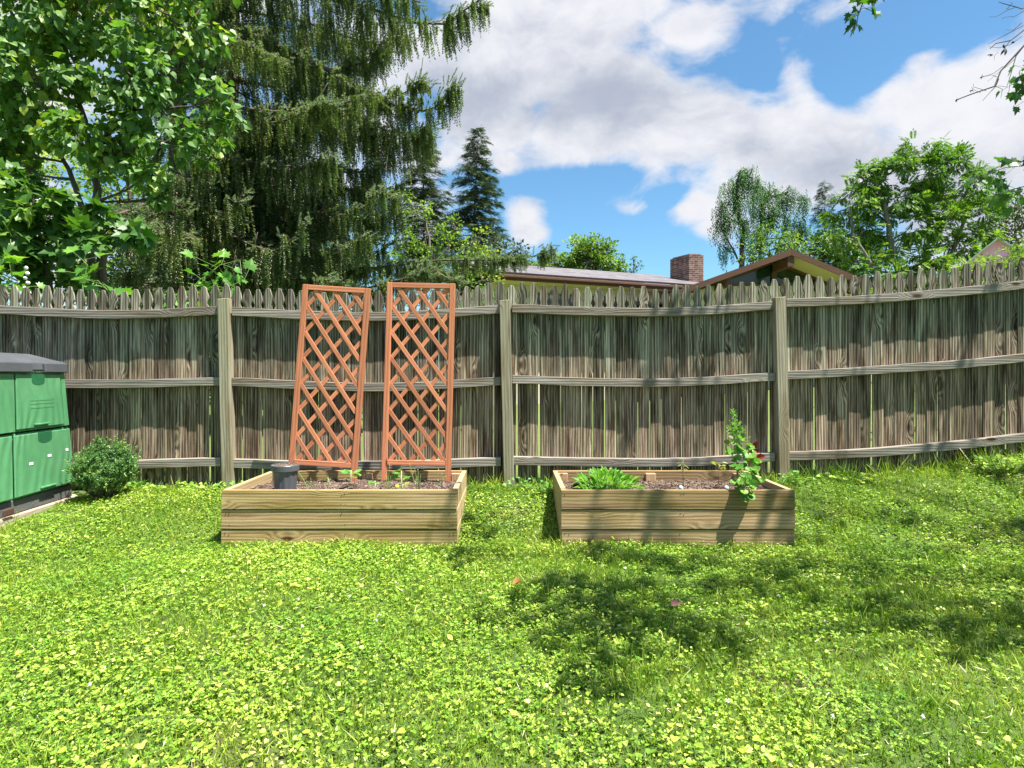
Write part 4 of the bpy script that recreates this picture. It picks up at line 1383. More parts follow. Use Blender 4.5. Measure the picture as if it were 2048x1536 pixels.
# ------------------------------------------------------------------ weeping Norway spruce
def spruce():
    Yt = 11.0
    b0 = P(352, 690, Yt)
    root = thing('weeping_spruce', 'huge weeping spruce with long hanging branchlets behind the fence', 'spruce tree', b0)
    tr = Acc()
    trunks = [([(352, 690), (352, 500), (356, 300), (352, 100), (350, -250), (352, -900)], .19, 0, .02), ([(452, 690), (448, 500), (458, 300), (470, 120), (465, -150)], .17, 1.0, .02), ([(415, 690), (400, 540), (388, 400)], .07, -.6, .02)]
    for pp, r_, dY, tpz in trunks:
        pts = np.array([P(px, py, Yt + dY) for px, py in pp]); s = np.linspace(0, 1, len(pts)); s2 = np.linspace(0, 1, 26)
        pts = np.stack([np.interp(s2, s, pts[:, i]) for i in range(3)], -1)
        tr.tube(pts - b0, np.linspace(r_, r_ * .45, 26), 10)
    limbs = []
    def limb_px(pp, Y0, Y1, r_=.04, dens=1.0, hl=.75):
        Ys = np.linspace(Y0, Y1, len(pp))
        pts = np.array([P(px, py, y_) for (px, py), y_ in zip(pp, Ys)]); s = np.linspace(0, 1, len(pts)); s2 = np.linspace(0, 1, 16)
        pts = np.stack([np.interp(s2, s, pts[:, i]) for i in range(3)], -1)
        limbs.append((pts, r_, dens, hl))
    # limbs that draw the outline against the sky
    limb_px([(380, -60), (560, -20), (720, 10), (830, 45), (890, 48), (958, 0)], 11, 10.2, .045, 1.25, .95)
    limb_px([(380, -140), (560, -90), (700, -50), (800, -10), (840, 5)], 11, 9.8, .045, 1.2, .9)
    limb_px([(350, 60), (480, 60), (600, 110), (700, 165), (790, 210), (860, 225), (912, 172)], 11, 10.0, .05, 1.2, .85)
    limb_px([(700, 165), (770, 200), (810, 185), (838, 160)], 10.4, 9.8, .02, 1.2, .35)
    limb_px([(460, 160), (600, 180), (700, 225), (780, 265), (860, 265)], 11.6, 11, .04, 1.2, 1.1)
    limb_px([(360, 200), (470, 215), (560, 225), (640, 235), (690, 205), (750, 190)], 11, 9.4, .04, 1.1, .8)
    limb_px([(360, 250), (480, 250), (560, 245), (620, 220), (655, 205)], 11, 9.2, .035, 1.2, .6)
    limb_px([(460, 230), (560, 290), (660, 330), (720, 345), (780, 330)], 11.8, 11, .035, 1.2, .9)
    limb_px([(360, 300), (480, 320), (580, 340), (640, 330), (670, 315)], 11, 9.2, .035, 1.2, .8)
    limb_px([(360, 330), (500, 390), (620, 430), (700, 430), (760, 395), (775, 380)], 11, 9.4, .035, 1.1, .7)
    limb_px([(460, 350), (580, 400), (680, 420), (740, 440), (785, 415)], 11.8, 10.5, .035, 1.1, .9)
    limb_px([(360, 420), (480, 470), (600, 500), (680, 500), (730, 470)], 11, 9.3, .03, 1.1, .7)
    limb_px([(460, 440), (600, 500), (720, 540), (800, 530), (870, 520), (980, 520), (1060, 515), (1105, 498)], 11.6, 9.8, .03, 1.15, .38)
    limb_px([(460, 480), (600, 560), (720, 580), (800, 560), (870, 540), (900, 560)], 11.6, 9.4, .03, 1.2, .35)
    limb_px([(360, 500), (480, 540), (560, 560), (640, 560), (700, 560)], 11, 9.3, .03, 1.1, .5)
    limb_px([(352, 240), (300, 330), (330, 420), (300, 470)], 11, 10.2, .03, .8, .4)
    limb_px([(352, 420), (320, 440), (270, 480), (250, 500)], 11, 10.2, .03, .5, .35)
    limb_px([(460, 300), (600, 350), (700, 380), (770, 395), (800, 370)], 11.7, 11.2, .03, 1.2, 1.0)
    limb_px([(460, 120), (600, 130), (680, 140), (740, 120), (770, 95)], 11.6, 10.8, .03, 1.2, .9)
    limb_px([(470, 20), (600, 40), (700, 75), (760, 90), (800, 70)], 11.6, 11.2, .03, 1.2, .8)
    limb_px([(460, 400), (600, 450), (690, 480), (760, 480)], 11.7, 11.3, .03, 1.2, .9)
    limb_px([(700, 250), (780, 280), (840, 270), (870, 250)], 11.2, 10.9, .02, 1.1, .8)
    limb_px([(460, 220), (560, 240), (650, 262), (700, 275), (730, 255)], 12.6, 12.4, .03, 1.3, 1.0)
    limb_px([(460, 340), (560, 360), (650, 372), (720, 380), (760, 365)], 12.6, 12.4, .03, 1.3, 1.0)
    limb_px([(460, 60), (560, 60), (640, 72), (700, 80)], 12.6, 12.4, .03, 1.3, 1.0)
    limb_px([(360, 30), (400, 40), (440, 60), (500, 90), (560, 120)], 10.6, 9.4, .03, 1.3, .8)
    # the rest of the tree, all round
    rq = np.random.default_rng(23)
    for i in range(92):
        k = rq.integers(0, 2)
        bx = P(352, 700, Yt) if k == 0 else P(455, 700, Yt + 1)
        zz = rq.uniform(2.0, 11.5) if i < 66 else rq.uniform(2.0, 5.5)
        az_ = rq.uniform(-math.pi, math.pi)
        if -2.6 < az_ < -1.9: az_ += 1.2
        L = rq.uniform(1.8, 3.5) * (1.1 - .03 * zz)
        if math.cos(az_) < -.25: L *= .55
        elif i >= 66: L *= 1.15
        st = np.array([bx[0], bx[1], zz]); dr = np.array([math.cos(az_), math.sin(az_), 0])
        s = np.linspace(0, 1, 14)
        z_ = -L * .42 * np.sin(np.clip(s, 0, .85) / .85 * 1.5) + np.maximum(0, s - .8) * L * .6 + .1 * L * s * (1 - s)
        pts = st + dr * (s * L)[:, None] + np.stack([0 * s, 0 * s, z_], -1)
        pts[:, 2] = np.maximum(pts[:, 2], 1.0)
        limbs.append((pts, .03, .85, rq.uniform(.5, 1.05)))
    P_ = []; D_ = []; S_ = []; P2 = []; D2 = []; S2 = []
    for pts, r_, dens, hl in limbs:
        k = len(pts)
        tr.tube(pts - b0, np.linspace(r_, r_ * .25, k), 6)
        seg = np.linalg.norm(np.diff(pts, axis=0), axis=1); Ltot = seg.sum(); cum = np.concatenate([[0], np.cumsum(seg)]) / Ltot
        nsec = int(Ltot * 12 * dens)
        for j in range(nsec):
            t_ = rng.uniform(.10, 1.0)
            c = np.array([np.interp(t_, cum, pts[:, q]) for q in range(3)])
            ta = np.array([np.interp(min(1, t_ + .05), cum, pts[:, q]) - np.interp(max(0, t_ - .05), cum, pts[:, q]) for q in range(3)])
            side = nrm(np.cross(ta, [0, 0, 1])) * rng.choice([-1, 1])
            l2 = rng.uniform(.12, .55) * (1.15 - t_ * .75)
            e = c + side * l2 + nrm(ta) * l2 * .5 + [0, 0, -.10 * l2]
            tr.tube(np.array([c, (c + e) / 2 + [0, 0, .03], e]) - b0, [.008, .006, .003], 4, cap=False)
            # hanging branchlets along this side twig
            nb = rng.integers(6, 11)
            uu = rng.uniform(0, 1.05, nb)[:, None]
            p = c * (1 - uu) + e * uu + rng.normal(0, .02, (nb, 3))
            lo_ = (rng.random(nb) < .4) & (t_ < .75)
            p[lo_, 2] -= rng.uniform(.1, .45, lo_.sum()) * hl
            P_.append(p)
            D_.append(np.stack([rng.normal(0, .10, nb), rng.normal(0, .10, nb), -np.ones(nb)], -1) + nrm(ta) * .1)
            S_.append(hl * rng.uniform(.25, 1.0, nb) * (1 - .35 * t_))
            # short outward tufts on top
            nt = 3
            p = c * .3 + e * .7 + rng.normal(0, .05, (nt, 3))
            P2.append(p); D2.append(nrm(ta) + side * .6 + rng.normal(0, .35, (nt, 3)) + [0, 0, .1]); S2.append(rng.uniform(.10, .20, nt))
        # tip shoots
        nt = 16
        t2 = rng.uniform(.80, 1.0, nt)
        p = np.stack([np.interp(t2, cum, pts[:, q]) for q in range(3)], -1)
        ta = nrm(pts[-1] - pts[-3])
        P2.append(p + rng.normal(0, .015, (nt, 3))); D2.append(ta + rng.normal(0, .55, (nt, 3))); S2.append(rng.uniform(.10, .2, nt))
        if rng.random() < .8:
            for _ in range(10):   # dead hanging twigs
                t_ = rng.uniform(.05, .8); c = np.array([np.interp(t_, cum, pts[:, q]) for q in range(3)]) + rng.normal(0, .12, 3)
                tr.tube(np.array([c, c + [rng.normal(0, .05), rng.normal(0, .05), -.2], c + [rng.normal(0, .08), rng.normal(0, .08), -rng.uniform(.3, .6)]]) - b0, [.006, .004, .002], 3, mi=1, cap=False)
    tr.build('trunk', [M['bark'], M['twig']], root, smooth=True)
    a = Acc()
    p = np.concatenate(P_); d = np.concatenate(D_); s = np.concatenate(S_)
    half = len(p) // 2
    one = np.ones(len(p))
    T1 = T_strand(30, .036, 3, .045, .013); T2 = T_strand(26, .033, 8, .05, .013)
    a.inst(T1, p[:half] - b0, d[:half], randunit(half), np.stack([one[:half], s[:half], one[:half]], -1))
    a.inst(T2, p[half:] - b0, d[half:], randunit(len(p) - half), np.stack([one[half:], s[half:], one[half:]], -1))
    p2 = np.concatenate(P2); d2 = np.concatenate(D2); s2 = np.concatenate(S2)
    a.inst(T_strand(26, .17, 4, .20, .04), p2 - b0, d2, randunit(len(p2)), s2)
    dead = rng.random(len(p)) < .13
    a.inst(T2, p[dead] - b0 + rng.normal(0, .03, (dead.sum(), 3)), d[dead], randunit(dead.sum()), np.stack([one[dead] * .55, s[dead] * 1.1, one[dead] * .55], -1), 1)
    a.build('crown', [M['spruce'], M['twig_grey']], root)
    print('spruce', len(p), len(p2))


spruce()


def conifer(name, label, Yt, apex, basep, halfw, nl, lm, bark, sl=.45, up=-.15, top=.35, gap=0.0, dens=16, cat='conifer', width_pow=.8, tw=.02):
    b = P(basep[0], basep[1], Yt); tpt = P(apex[0], apex[1], Yt)
    root = thing(name, label, cat, b)
    H = tpt[2] - b[2]
    tr = Acc(); k = 14
    s = np.linspace(0, 1, k)
    tr.tube(np.stack([(tpt[0] - b[0]) * s, 0 * s, H * s], -1), .010 * H * (1.05 - s), 8)
    Ps = []; Ds = []; Ns = []; Ss = []
    for i in range(nl):
        t_ = (i + rng.random()) / nl
        zz = H * (t_ * (1 - .0)); r_ = halfw * (1 - t_) ** width_pow * rng.uniform(.55, 1.15) + .12
        if t_ < gap: continue
        th = rng.uniform(0, 2 * math.pi)
        o = np.array([(tpt[0] - b[0]) * t_, 0, zz]); dr = np.array([math.cos(th), math.sin(th), 0])
        e = o + dr * r_ + [0, 0, up * r_]
        pts = curve(o, e, [0, 0, .12 * r_], 6)
        tr.tube(pts, np.linspace(tw * (1.1 - t_), .005, 6), 4, cap=False)
        n_ = int(dens * r_) + 3
        u = rng.uniform(.25, 1.03, n_)
        p = np.stack([np.interp(u, np.linspace(0, 1, 6), pts[:, q]) for q in range(3)], -1)
        sd = rng.choice([-1, 1], n_)
        side = np.cross(dr, [0, 0, 1])
        dd = dr * .5 + side * sd[:, None] * rng.uniform(.2, 1.1, n_)[:, None] + [0, 0, -.25] + rng.normal(0, .15, (n_, 3))
        Ps.append(p + rng.normal(0, .05, (n_, 3))); Ds.append(dd); Ns.append(rng.normal(0, .3, (n_, 3)) + [0, 0, 1]); Ss.append(sl * rng.uniform(.6, 1.2, n_) * (.5 + .5 * (1 - t_)))
    tr.build('trunk', bark, root, smooth=True)
    a = Acc(); s = np.concatenate(Ss); a.inst(T_spray(), np.concatenate(Ps), np.concatenate(Ds), np.concatenate(Ns), s)
    a.build('crown', lm, root)
    print(name, len(s))


conifer('hemlock_tree', 'tall dark pointed conifer standing alone against the sky right of the weeping spruce', 30, (957, 254), (940, 620), 2.1, 250, M['hemlock'], M['bark'], sl=.50, dens=42, width_pow=.58, gap=.26, tw=.04)
conifer('hemlock_tree', 'dark conifer half hidden behind the right edge of the weeping spruce', 28, (845, 262), (850, 620), 2.0, 230, M['hemlock'], M['bark'], sl=.50, dens=40, width_pow=.55, gap=.2, tw=.04)
conifer('blue_spruce', 'small blue-green spruce between the weeping willow and the walnut tree', 27, (1650, 362), (1648, 640), 1.55, 150, M['bluespruce'], M['bark'], sl=.50, up=-.02, dens=30, width_pow=.9, tw=.03)

tree('yellow_green_tree', 'loose yellow-green broadleaf tree behind the right trellis', 15, [([(870, 640), (870, 540), (850, 440)], .07, 0), ([(905, 640), (925, 540), (950, 470)], .05, 0), ([(760, 640), (765, 520), (780, 420)], .05, .5)],
     [(800, 400, 34, 0), (835, 420, 34, .3), (780, 450, 38, .2), (850, 465, 40, 0), (815, 490, 40, .3), (905, 455, 26, 0), (900, 500, 36, .3), (950, 480, 32, 0), (965, 515, 32, .2), (1000, 520, 26, .2), (850, 530, 40, 0), (760, 520, 40, 0), (925, 540, 36, 0), (740, 470, 30, .3), (800, 560, 40, .2), (880, 570, 40, .3), (980, 555, 30, 0), (730, 570, 40, 0)],
     T_oval(.6, .1), .085, 190, M['lime'], M['bark_grey'], tw=.010)
tree('dark_green_tree', 'dark rounded tree just left of the long house roof', 26, [([(1005, 640), (1005, 560), (1000, 500)], .12, 0)], [(1000, 500, 34, 0), (1030, 505, 26, .5), (975, 520, 34, 0), (1045, 525, 22, 0), (1015, 535, 30, 0), (950, 500, 30, 1)], OV, .16, 110, M['hemlock'], M['bark'], tw=.03)
tree('round_tree', 'rounded green tree rising behind the middle of the long house roof', 32, [([(1178, 640), (1178, 560), (1180, 510)], .18, 0)], [(1180, 497, 30, 0), (1160, 512, 36, .5), (1205, 507, 34, 0), (1180, 520, 40, -.5), (1190, 530, 40, 0), (1235, 535, 24, 0), (1130, 530, 26, 0), (1100, 528, 24, .5), (1080, 535, 22, 0), (1060, 540, 22, 0)], OV, .17, 230, M['woods'], M['bark'], tw=.04)
tree('slender_tree', 'thin sparse treetop behind the right end of the long roof', 34, [([(1268, 640), (1268, 560), (1266, 515)], .06, 0)], [(1268, 522, 10, 0), (1272, 535, 14, 0), (1262, 545, 12, 0)], OV, .16, 18, M['willow'], M['bark'], tw=.02)
tree('weeping_willow', 'tall weeping birch-like tree with hanging strands behind the gable roof', 27, [([(1482, 640), (1482, 530), (1485, 460), (1470, 400), (1480, 345)], .15, 0), ([(1482, 530), (1450, 470), (1445, 400)], .05, 0), ([(1520, 640), (1520, 520), (1522, 420), (1540, 380)], .10, .8)],
     [(1478, 345, 22, 0), (1500, 350, 20, 0), (1460, 375, 22, 0), (1515, 370, 22, .3), (1445, 410, 20, 0), (1490, 395, 26, 0), (1545, 385, 24, .5), (1575, 385, 20, .5), (1440, 455, 20, 0), (1470, 440, 26, 0), (1525, 420, 30, .3), (1450, 495, 18, 0), (1500, 470, 28, 0), (1560, 430, 26, .8), (1600, 400, 20, 1), (1610, 440, 22, 1), (1580, 470, 28, .8)],
     T_willow(16), 1.15, 64, M['willow'], M['bark'], hang=.8, sub=9, tw=.03)
tree('pale_green_tree', 'pale green tree directly behind the gable peak', 24, [([(1540, 640), (1540, 560), (1540, 500)], .09, 0)], [(1535, 475, 28, 0), (1560, 490, 32, 0), (1515, 500, 28, 0), (1590, 490, 30, .5), (1545, 515, 34, 0), (1500, 520, 22, 0), (1610, 510, 30, 0)], OV, .12, 150, M['woods'], M['bark'], tw=.02)
tree('walnut_tree', 'big airy walnut tree with feathery leaves rising behind the right part of the fence', 22,
     [([(1805, 640), (1800, 560), (1780, 480), (1765, 400), (1740, 350)], .16, 0), ([(1840, 640), (1850, 540), (1860, 430), (1865, 340)], .17, .5), ([(1740, 640), (1760, 560), (1705, 470), (1700, 400)], .11, -.5), ([(1880, 640), (1890, 540), (1930, 440), (1950, 370)], .11, .3)],
     [(1835, 305, 27, 0), (1880, 298, 27, .5), (1800, 335, 30, 0), (1910, 320, 24, .3), (1855, 345, 36, 0), (1765, 330, 17, 0), (1725, 355, 22, 0), (1755, 375, 32, .3), (1810, 390, 38, 0), (1870, 400, 38, .4), (1920, 385, 32, 0), (1965, 340, 20, .3), (1955, 375, 28, 0), (1715, 400, 34, 0), (1690, 425, 28, 0), (1770, 440, 36, .3), (1840, 450, 40, 0), (1900, 450, 38, 0), (1950, 430, 32, .4), (1720, 465, 34, 0), (1670, 480, 30, 0), (1780, 500, 32, 0), (1850, 510, 38, 0), (1910, 500, 34, .3), (1960, 480, 28, .3), (1820, 550, 36, 0), (1730, 540, 34, 0), (1985, 400, 22, .5), (1880, 555, 36, 0), (1770, 555, 30, -.5)],
     T_pinnate(), .38, 64, M['walnut'], M['bark_grey'], sub=9, droop=.35, up=.6, flat=.6, tw=.018)
tree('dark_green_tree', 'dense dark green tree between the gable roof and the walnut tree', 24.5, [([(1670, 640), (1672, 560), (1670, 500)], .14, 0)], [(1650, 470, 28, 0), (1680, 500, 38, 0), (1640, 510, 34, 0), (1710, 520, 38, 0), (1670, 545, 40, 0), (1620, 540, 34, .5), (1740, 500, 36, .5), (1760, 550, 36, 0), (1800, 570, 36, .5)], OV, .17, 120, M['bigleaf'], M['bark'], tw=.03)
tree('olive_green_tree', 'dull olive-green tree at the right edge behind the pink shed', 26, [([(2030, 640), (2032, 540), (2030, 460)], .15, 0)], [(2030, 410, 32, 0), (2055, 440, 40, 0), (2000, 450, 32, 0), (2030, 480, 38, 0), (1985, 480, 26, .5), (2070, 500, 40, 0), (2100, 420, 50, 0)], OV, .13, 170, M['dull'], M['bark'], tw=.03)
tree('yellow_green_bush', 'bright yellow-green bush in front of the pink shed at the right edge', 13, [([(2020, 640), (2020, 580), (2025, 530)], .04, 0), ([(1950, 640), (1945, 590), (1930, 550)], .03, 0)], [(2035, 490, 22, 0), (2010, 515, 24, 0), (2045, 525, 28, 0), (1975, 535, 18, 0), (1940, 530, 12, 0), (1925, 545, 16, 0), (1990, 560, 28, 0), (2060, 560, 34, 0), (1945, 565, 22, 0), (2100, 520, 40, 0)], T_pinnate(5), .22, 80, M['lime'], M['bark'], cat='bush', sub=7, tw=.008)
tree('low_bush', 'mixed low bushes behind the fence on both sides of the red trellises', 13, [([(560, 680), (560, 620), (570, 590)], .03, 0), ([(900, 680), (900, 620), (905, 580)], .03, 0)], [(440, 590, 30, 0), (500, 585, 28, 0), (560, 585, 30, .3), (620, 590, 28, 0), (680, 585, 32, .3), (740, 590, 30, 0), (800, 595, 26, 0), (860, 590, 28, 0), (920, 585, 28, .3), (970, 590, 22, 0), (590, 555, 26, 1), (690, 545, 26, 1)], T_oval(.55, .1), .075, 210, M['woods'], M['bark'], cat='bush', tw=.006)
tree('low_bush', 'low sunlit green bushes just behind the pickets right of the gable', 11, [([(1770, 640), (1770, 600), (1775, 570)], .03, 0)], [(1720, 590, 22, 0), (1760, 575, 20, 0), (1800, 580, 22, 0), (1840, 585, 24, 0), (1880, 575, 22, 0), (1690, 600, 20, 0)], T_oval(.5, .1), .07, 130, M['lime'], M['bark'], cat='bush', tw=.006)

# ------------------------------------------------------------------ maple that overhangs the lawn from the right
def maple():
    b0 = np.array([7.0, 2.4, .35])
    root = thing('maple_tree', 'maple tree whose leafy twigs hang in from the top and right edges', 'maple tree', b0)
    tr = Acc(); ps = []; ds = []; ns = []; ss = []
    hub = np.array([6.6, 2.4, 3.4])
    tr.tube(np.array([b0, [6.9, 2.4, 1.8], hub, [6.3, 2.5, 6.0]]) - b0, [.22, .19, .16, .07], 12)
    def limb(C, r_):
        st = hub + np.array([0, 0, rng.uniform(-.2, 2.0)])
        L = curve(st, C, [0, 0, .35], 9, .04); tr.tube(L - b0, np.linspace(r_, .012, 9), 6)
        return L
    def leaves(C, rad, n_, fl=.5, ls=.105):
        o = rng.normal(0, .5, (n_, 3)) * rad * [1, 1, fl]
        ps.append(C + o); ds.append(nrm(o) + rng.normal(0, .4, (n_, 3)) + [0, 0, -.35]); ns.append(rng.normal(0, .4, (n_, 3)) + [0, 0, 1]); ss.append(ls * rng.uniform(.6, 1.2, n_))
        for q in o[:: max(1, n_ // 8)]:
            tr.tube(np.array([C, C + q]) - b0, [.006, .002], 4, cap=False)
    sv = np.array(SUN)
    # crown masses over the lawn (they cast the lawn's shade): ground pixel, clump radius m, leaves, height
    SH = [(1120, 1170, .17, 34, 4.6), (1215, 1180, .20, 50, 4.4), (1285, 1200, .20, 46, 4.8), (1180, 1235, .17, 38, 4.6), (1240, 1255, .17, 36, 4.9), (1060, 1215, .14, 22, 4.5), (1000, 1240, .13, 16, 4.7), (1140, 1275, .14, 24, 4.5), (1195, 1320, .11, 14, 4.7), (1200, 1370, .10, 12, 4.4),
          (1360, 1265, .14, 20, 4.9), (1425, 1285, .14, 26, 4.6), (1400, 1180, .13, 14, 5.0), (1470, 1165, .13, 14, 4.6), (1330, 1140, .15, 20, 4.9), (1240, 1120, .14, 18, 4.8), (1430, 1125, .16, 18, 5.0), (1530, 1150, .16, 26, 4.6), (1560, 1190, .14, 18, 4.9),
          (1170, 1110, .12, 12, 4.7), (935, 1120, .15, 20, 4.9), (960, 1040, .18, 22, 5.2), (905, 1105, .10, 10, 5.0),
          (1650, 1130, .18, 26, 5.0), (1720, 1160, .17, 24, 4.7), (1660, 1200, .13, 14, 4.6), (1760, 1225, .18, 26, 4.9), (1830, 1250, .18, 34, 4.6), (1900, 1275, .18, 34, 4.8), (1960, 1300, .18, 30, 4.6), (2030, 1290, .2, 34, 4.8), (1880, 1215, .14, 14, 5.0), (1990, 1240, .14, 16, 5.0), (2090, 1250, .25, 44, 4.8),
          (1640, 1055, .2, 22, 5.3), (1720, 1075, .15, 12, 5.2), (1820, 1040, .2, 20, 5.4), (1900, 1075, .18, 18, 5.2), (1980, 1090, .2, 30, 5.3), (2060, 1060, .24, 30, 5.3), (1700, 1000, .18, 16, 5.5), (1790, 985, .2, 18, 5.6), (1880, 1000, .2, 16, 5.6), (1960, 1010, .2, 18, 5.7), (2050, 960, .3, 40, 5.7), (2000, 1150, .14, 10, 5.1), (2100, 1150, .25, 30, 5.0)]
    for (px, py, rad, n_, hh) in SH:
        Yd = F * CH / (py - 752.0)
        if py < 1090:
            Yd = F * (CH - .12) / (py - 752.0)
        g_ = P(px, py, Yd)
        C = g_ + sv / sv[2] * (hh - g_[2])
        limb(C, .010); leaves(C, rad * 1.12, int(n_ * (.88 if px < 1600 else .42)), .45)
    # shade across the bed fronts
    for (px, py, Yq, rad, n_, hh) in ((1178, 1040, 4.29, .06, 4, 5.0), (1290, 1030, 4.29, .10, 3, 5.1), (1558, 1010, 4.29, .06, 5, 5.0), (885, 1030, 4.29, .09, 4, 5.2), (1335, 620, 5.38, .12, 10, 5.6), (1390, 640, 5.38, .12, 9, 5.5), (1420, 700, 5.4, .10, 7, 5.5)):
        g_ = P(px, py, Yq); C = g_ + sv / sv[2] * (hh - g_[2]); limb(C, .010); leaves(C, rad, n_, .5)
    # more crown out of frame, right and above
    for _ in range(46):
        u = nrm(rng.normal(size=3)); C = np.array([10.2, 1.8, 6.2]) + u * [2.0, 2.2, 1.7]
        limb(C, .03); leaves(C, .45, 46, .6)
    # twigs that hang into view
    def twig(pp, Yq, n_, sp, ls=.115):
        pts = np.array([P(px, py, Yq) for px, py in pp])
        st = curve(hub + [0, 0, 1.5], pts[0], [0, 0, .6], 10, .03)
        tr.tube(st - b0, np.linspace(.012, .006, 10), 6)
        tr.tube(pts - b0, np.linspace(.008, .003, len(pts)), 5)
        s = np.linspace(0, 1, len(pts))
        for i in range(n_):
            t_ = rng.uniform(.1, 1); c = np.array([np.interp(t_, s, pts[:, q]) for q in range(3)]); q = c + rng.normal(0, sp / F * Yq, 3)
            tr.tube(np.array([c, q]) - b0, .0018, 4, cap=False)
            ps.append(q[None]); ds.append((nrm(q - c) * .6 + [0, 0, -.6] + rng.normal(0, .3, 3))[None]); ns.append((rng.normal(0, .5, 3) + [.1, -.5, .8])[None]); ss.append(np.array([ls * rng.uniform(.7, 1.15)]))
    twig([(1770, -60), (1740, -30), (1724, 10), (1716, 32), (1712, 56)], 5.6, 26, 10, .11)
    twig([(1780, -60), (1755, -25), (1748, 12)], 5.6, 14, 8, .11)
    twig([(1700, -50), (1697, -15)], 5.6, 3, 4, .09)
    twig([(2110, 250), (2070, 190), (2045, 170), (2040, 150)], 6.4, 26, 13, .11)
    twig([(2110, 170), (2060, 140), (2045, 130)], 6.4, 18, 10, .11)
    twig([(2120, 330), (2060, 330), (2010, 335), (1975, 350)], 7.0, 26, 13, .12)
    twig([(2120, 360), (2060, 370), (2020, 380), (1990, 385)], 7.0, 22, 12, .12)
    twig([(2120, 300), (2060, 320), (2030, 325)], 7.0, 12, 12, .12)
    tr.build('trunk', M['bark_grey'], root, smooth=True)
    a = Acc(); a.inst(T_maple(.12, -.18), np.concatenate(ps) - b0, np.concatenate(ds), np.concatenate(ns), np.concatenate(ss)); a.build('crown', M['maple'], root)


maple()

# bare branches, top right
bt = thing('bare_tree', 'leafless tree reaching thin bare branches into the top right of the sky', 'tree', (11.5, 9.2, .7))
b0 = np.array([11.5, 9.2, .7]); Yb = 9.0
a = Acc()
a.tube(np.array([b0, [11.3, 9.2, 3.5], [11.0, 9.1, 7.5], [10.8, 9.1, 9.5]]) - b0, [.16, .13, .07, .04], 8)
TW = [([(2420, -150), (2200, -40), (2100, 30), (2048, 92), (2005, 140), (1985, 175), (1940, 190), (1914, 199)], .02),
      ([(2048, 92), (2035, 110), (2022, 150), (2012, 175), (1995, 172)], .008), ([(1994, 160), (1993, 172), (1980, 185), (1968, 200)], .007), ([(1993, 172), (2002, 180), (2006, 194)], .005), ([(2014, 172), (2018, 190)], .004),
      ([(2400, -100), (2200, -20), (2100, 40), (2048, 60), (2020, 82), (1990, 88), (1982, 96)], .014), ([(2020, 82), (2010, 95), (1999, 108)], .005), ([(2048, 50), (2030, 60), (2000, 75), (1985, 82)], .007),
      ([(2380, -180), (2200, -60), (2100, -10), (2048, 15), (2030, 15), (2010, 5), (2000, 2)], .012), ([(2030, 16), (2012, 22), (1995, 32), (1978, 34)], .005), ([(2048, 22), (2030, 32), (2005, 38), (2000, 40)], .005),
      ([(2040, 48), (2030, 58), (2008, 62)], .005), ([(2010, 130), (1990, 145), (1965, 152)], .005), ([(2000, 150), (1980, 152), (1964, 153)], .004), ([(1970, 183), (1950, 172), (1945, 168)], .004), ([(2048, 70), (2020, 90), (1998, 95), (1980, 92)], .005),
      ([(2018, 15), (2022, 8), (2022, 2)], .004), ([(2012, 22), (2014, 16)], .003), ([(1995, 105), (1987, 113), (1988, 120)], .003), ([(2030, 118), (2014, 132), (1990, 150), (1972, 165)], .005), ([(1960, 186), (1950, 180), (1948, 170)], .003)]
for pp, r_ in TW:
    pts = np.array([P(px, py, Yb + (0 if px < 2060 else .1)) for px, py in pp]); pts[:, 1] += rng.normal(0, .03, len(pts))
    a.tube(pts - b0, np.linspace(r_, max(.002, r_ * .35), len(pts)), 5)
a.build('branches', M['deadtwig'], bt)
a = Acc()
for (px, py) in ((2011, 98), (1945, 180), (1913, 198), (2027, 82), (1981, 108), (1963, 153)):
    u = rng.normal(size=(5, 3)) * [1, 1, .6] + [0, 0, -.8]
    a.inst(T_oval(.35, .2), np.repeat((P(px, py, Yb) - b0)[None], 5, 0), u, randunit(5), .045 if py != 98 else .10)
a.build('dead_leaves', M['deadtwig'], bt)
# sprout between spruce and sky
vine_px = [([(770, 190), (775, 235), (790, 245), (800, 235), (812, 215), (842, 150), (846, 115)], .006), ([(790, 245), (785, 275), (776, 300), (772, 340)], .006), ([(768, 165), (755, 145), (740, 150)], .004), ([(772, 340), (760, 330), (750, 325)], .004), ([(776, 300), (795, 320)], .004)]
vt = thing('bare_vine', 'thin bare vine tendrils dangling in the gap at the right edge of the spruce', 'vine', P(775, 235, 10.2))
vb = P(775, 235, 10.2)
a = Acc()
for pp, r_ in vine_px:
    a.tube(np.array([P(px, py, 10.2) for px, py in pp]) - vb, r_, 4)
a.build('tendrils', M['twig'], vt)

# ------------------------------------------------------------------ house
M['siding_cream'] = simplemat('cream_wall', (.52, .47, .38), .7, .3, .05, 3)
M['soffit'] = simplemat('yellow_soffit', (.56, .46, .28), .7, .3, .10, 2)
M['roof'] = None
m, t, out = newmat('shingle_roof')
tcn = t.new('ShaderNodeTexCoord').outputs['Object']
br = t.new('ShaderNodeTexBrick'); t.put(br.inputs['Vector'], tcn); br.inputs['Scale'].default_value = 1.0
br.inputs['Brick Width'].default_value = .32; br.inputs['Row Height'].default_value = .14; br.inputs['Mortar Size'].default_value = .006
br.inputs['Color1'].default_value = (.115, .11, .12, 1); br.inputs['Color2'].default_value = (.18, .172, .185, 1); br.inputs['Mortar'].default_value = (.12, .10, .11, 1)
nz = t.noise(tcn, 1.5, 5, .65)
c = t.mix(t.mapr(nz, .35, .7), br.outputs['Color'], (.62, .6, .62), 'MULTIPLY')
b_ = pbsdf(t, c, .9, .2); t.l.new(b_.outputs[0], out.inputs[0]); M['roof'] = m
m, t, out = newmat('chimney_brick')
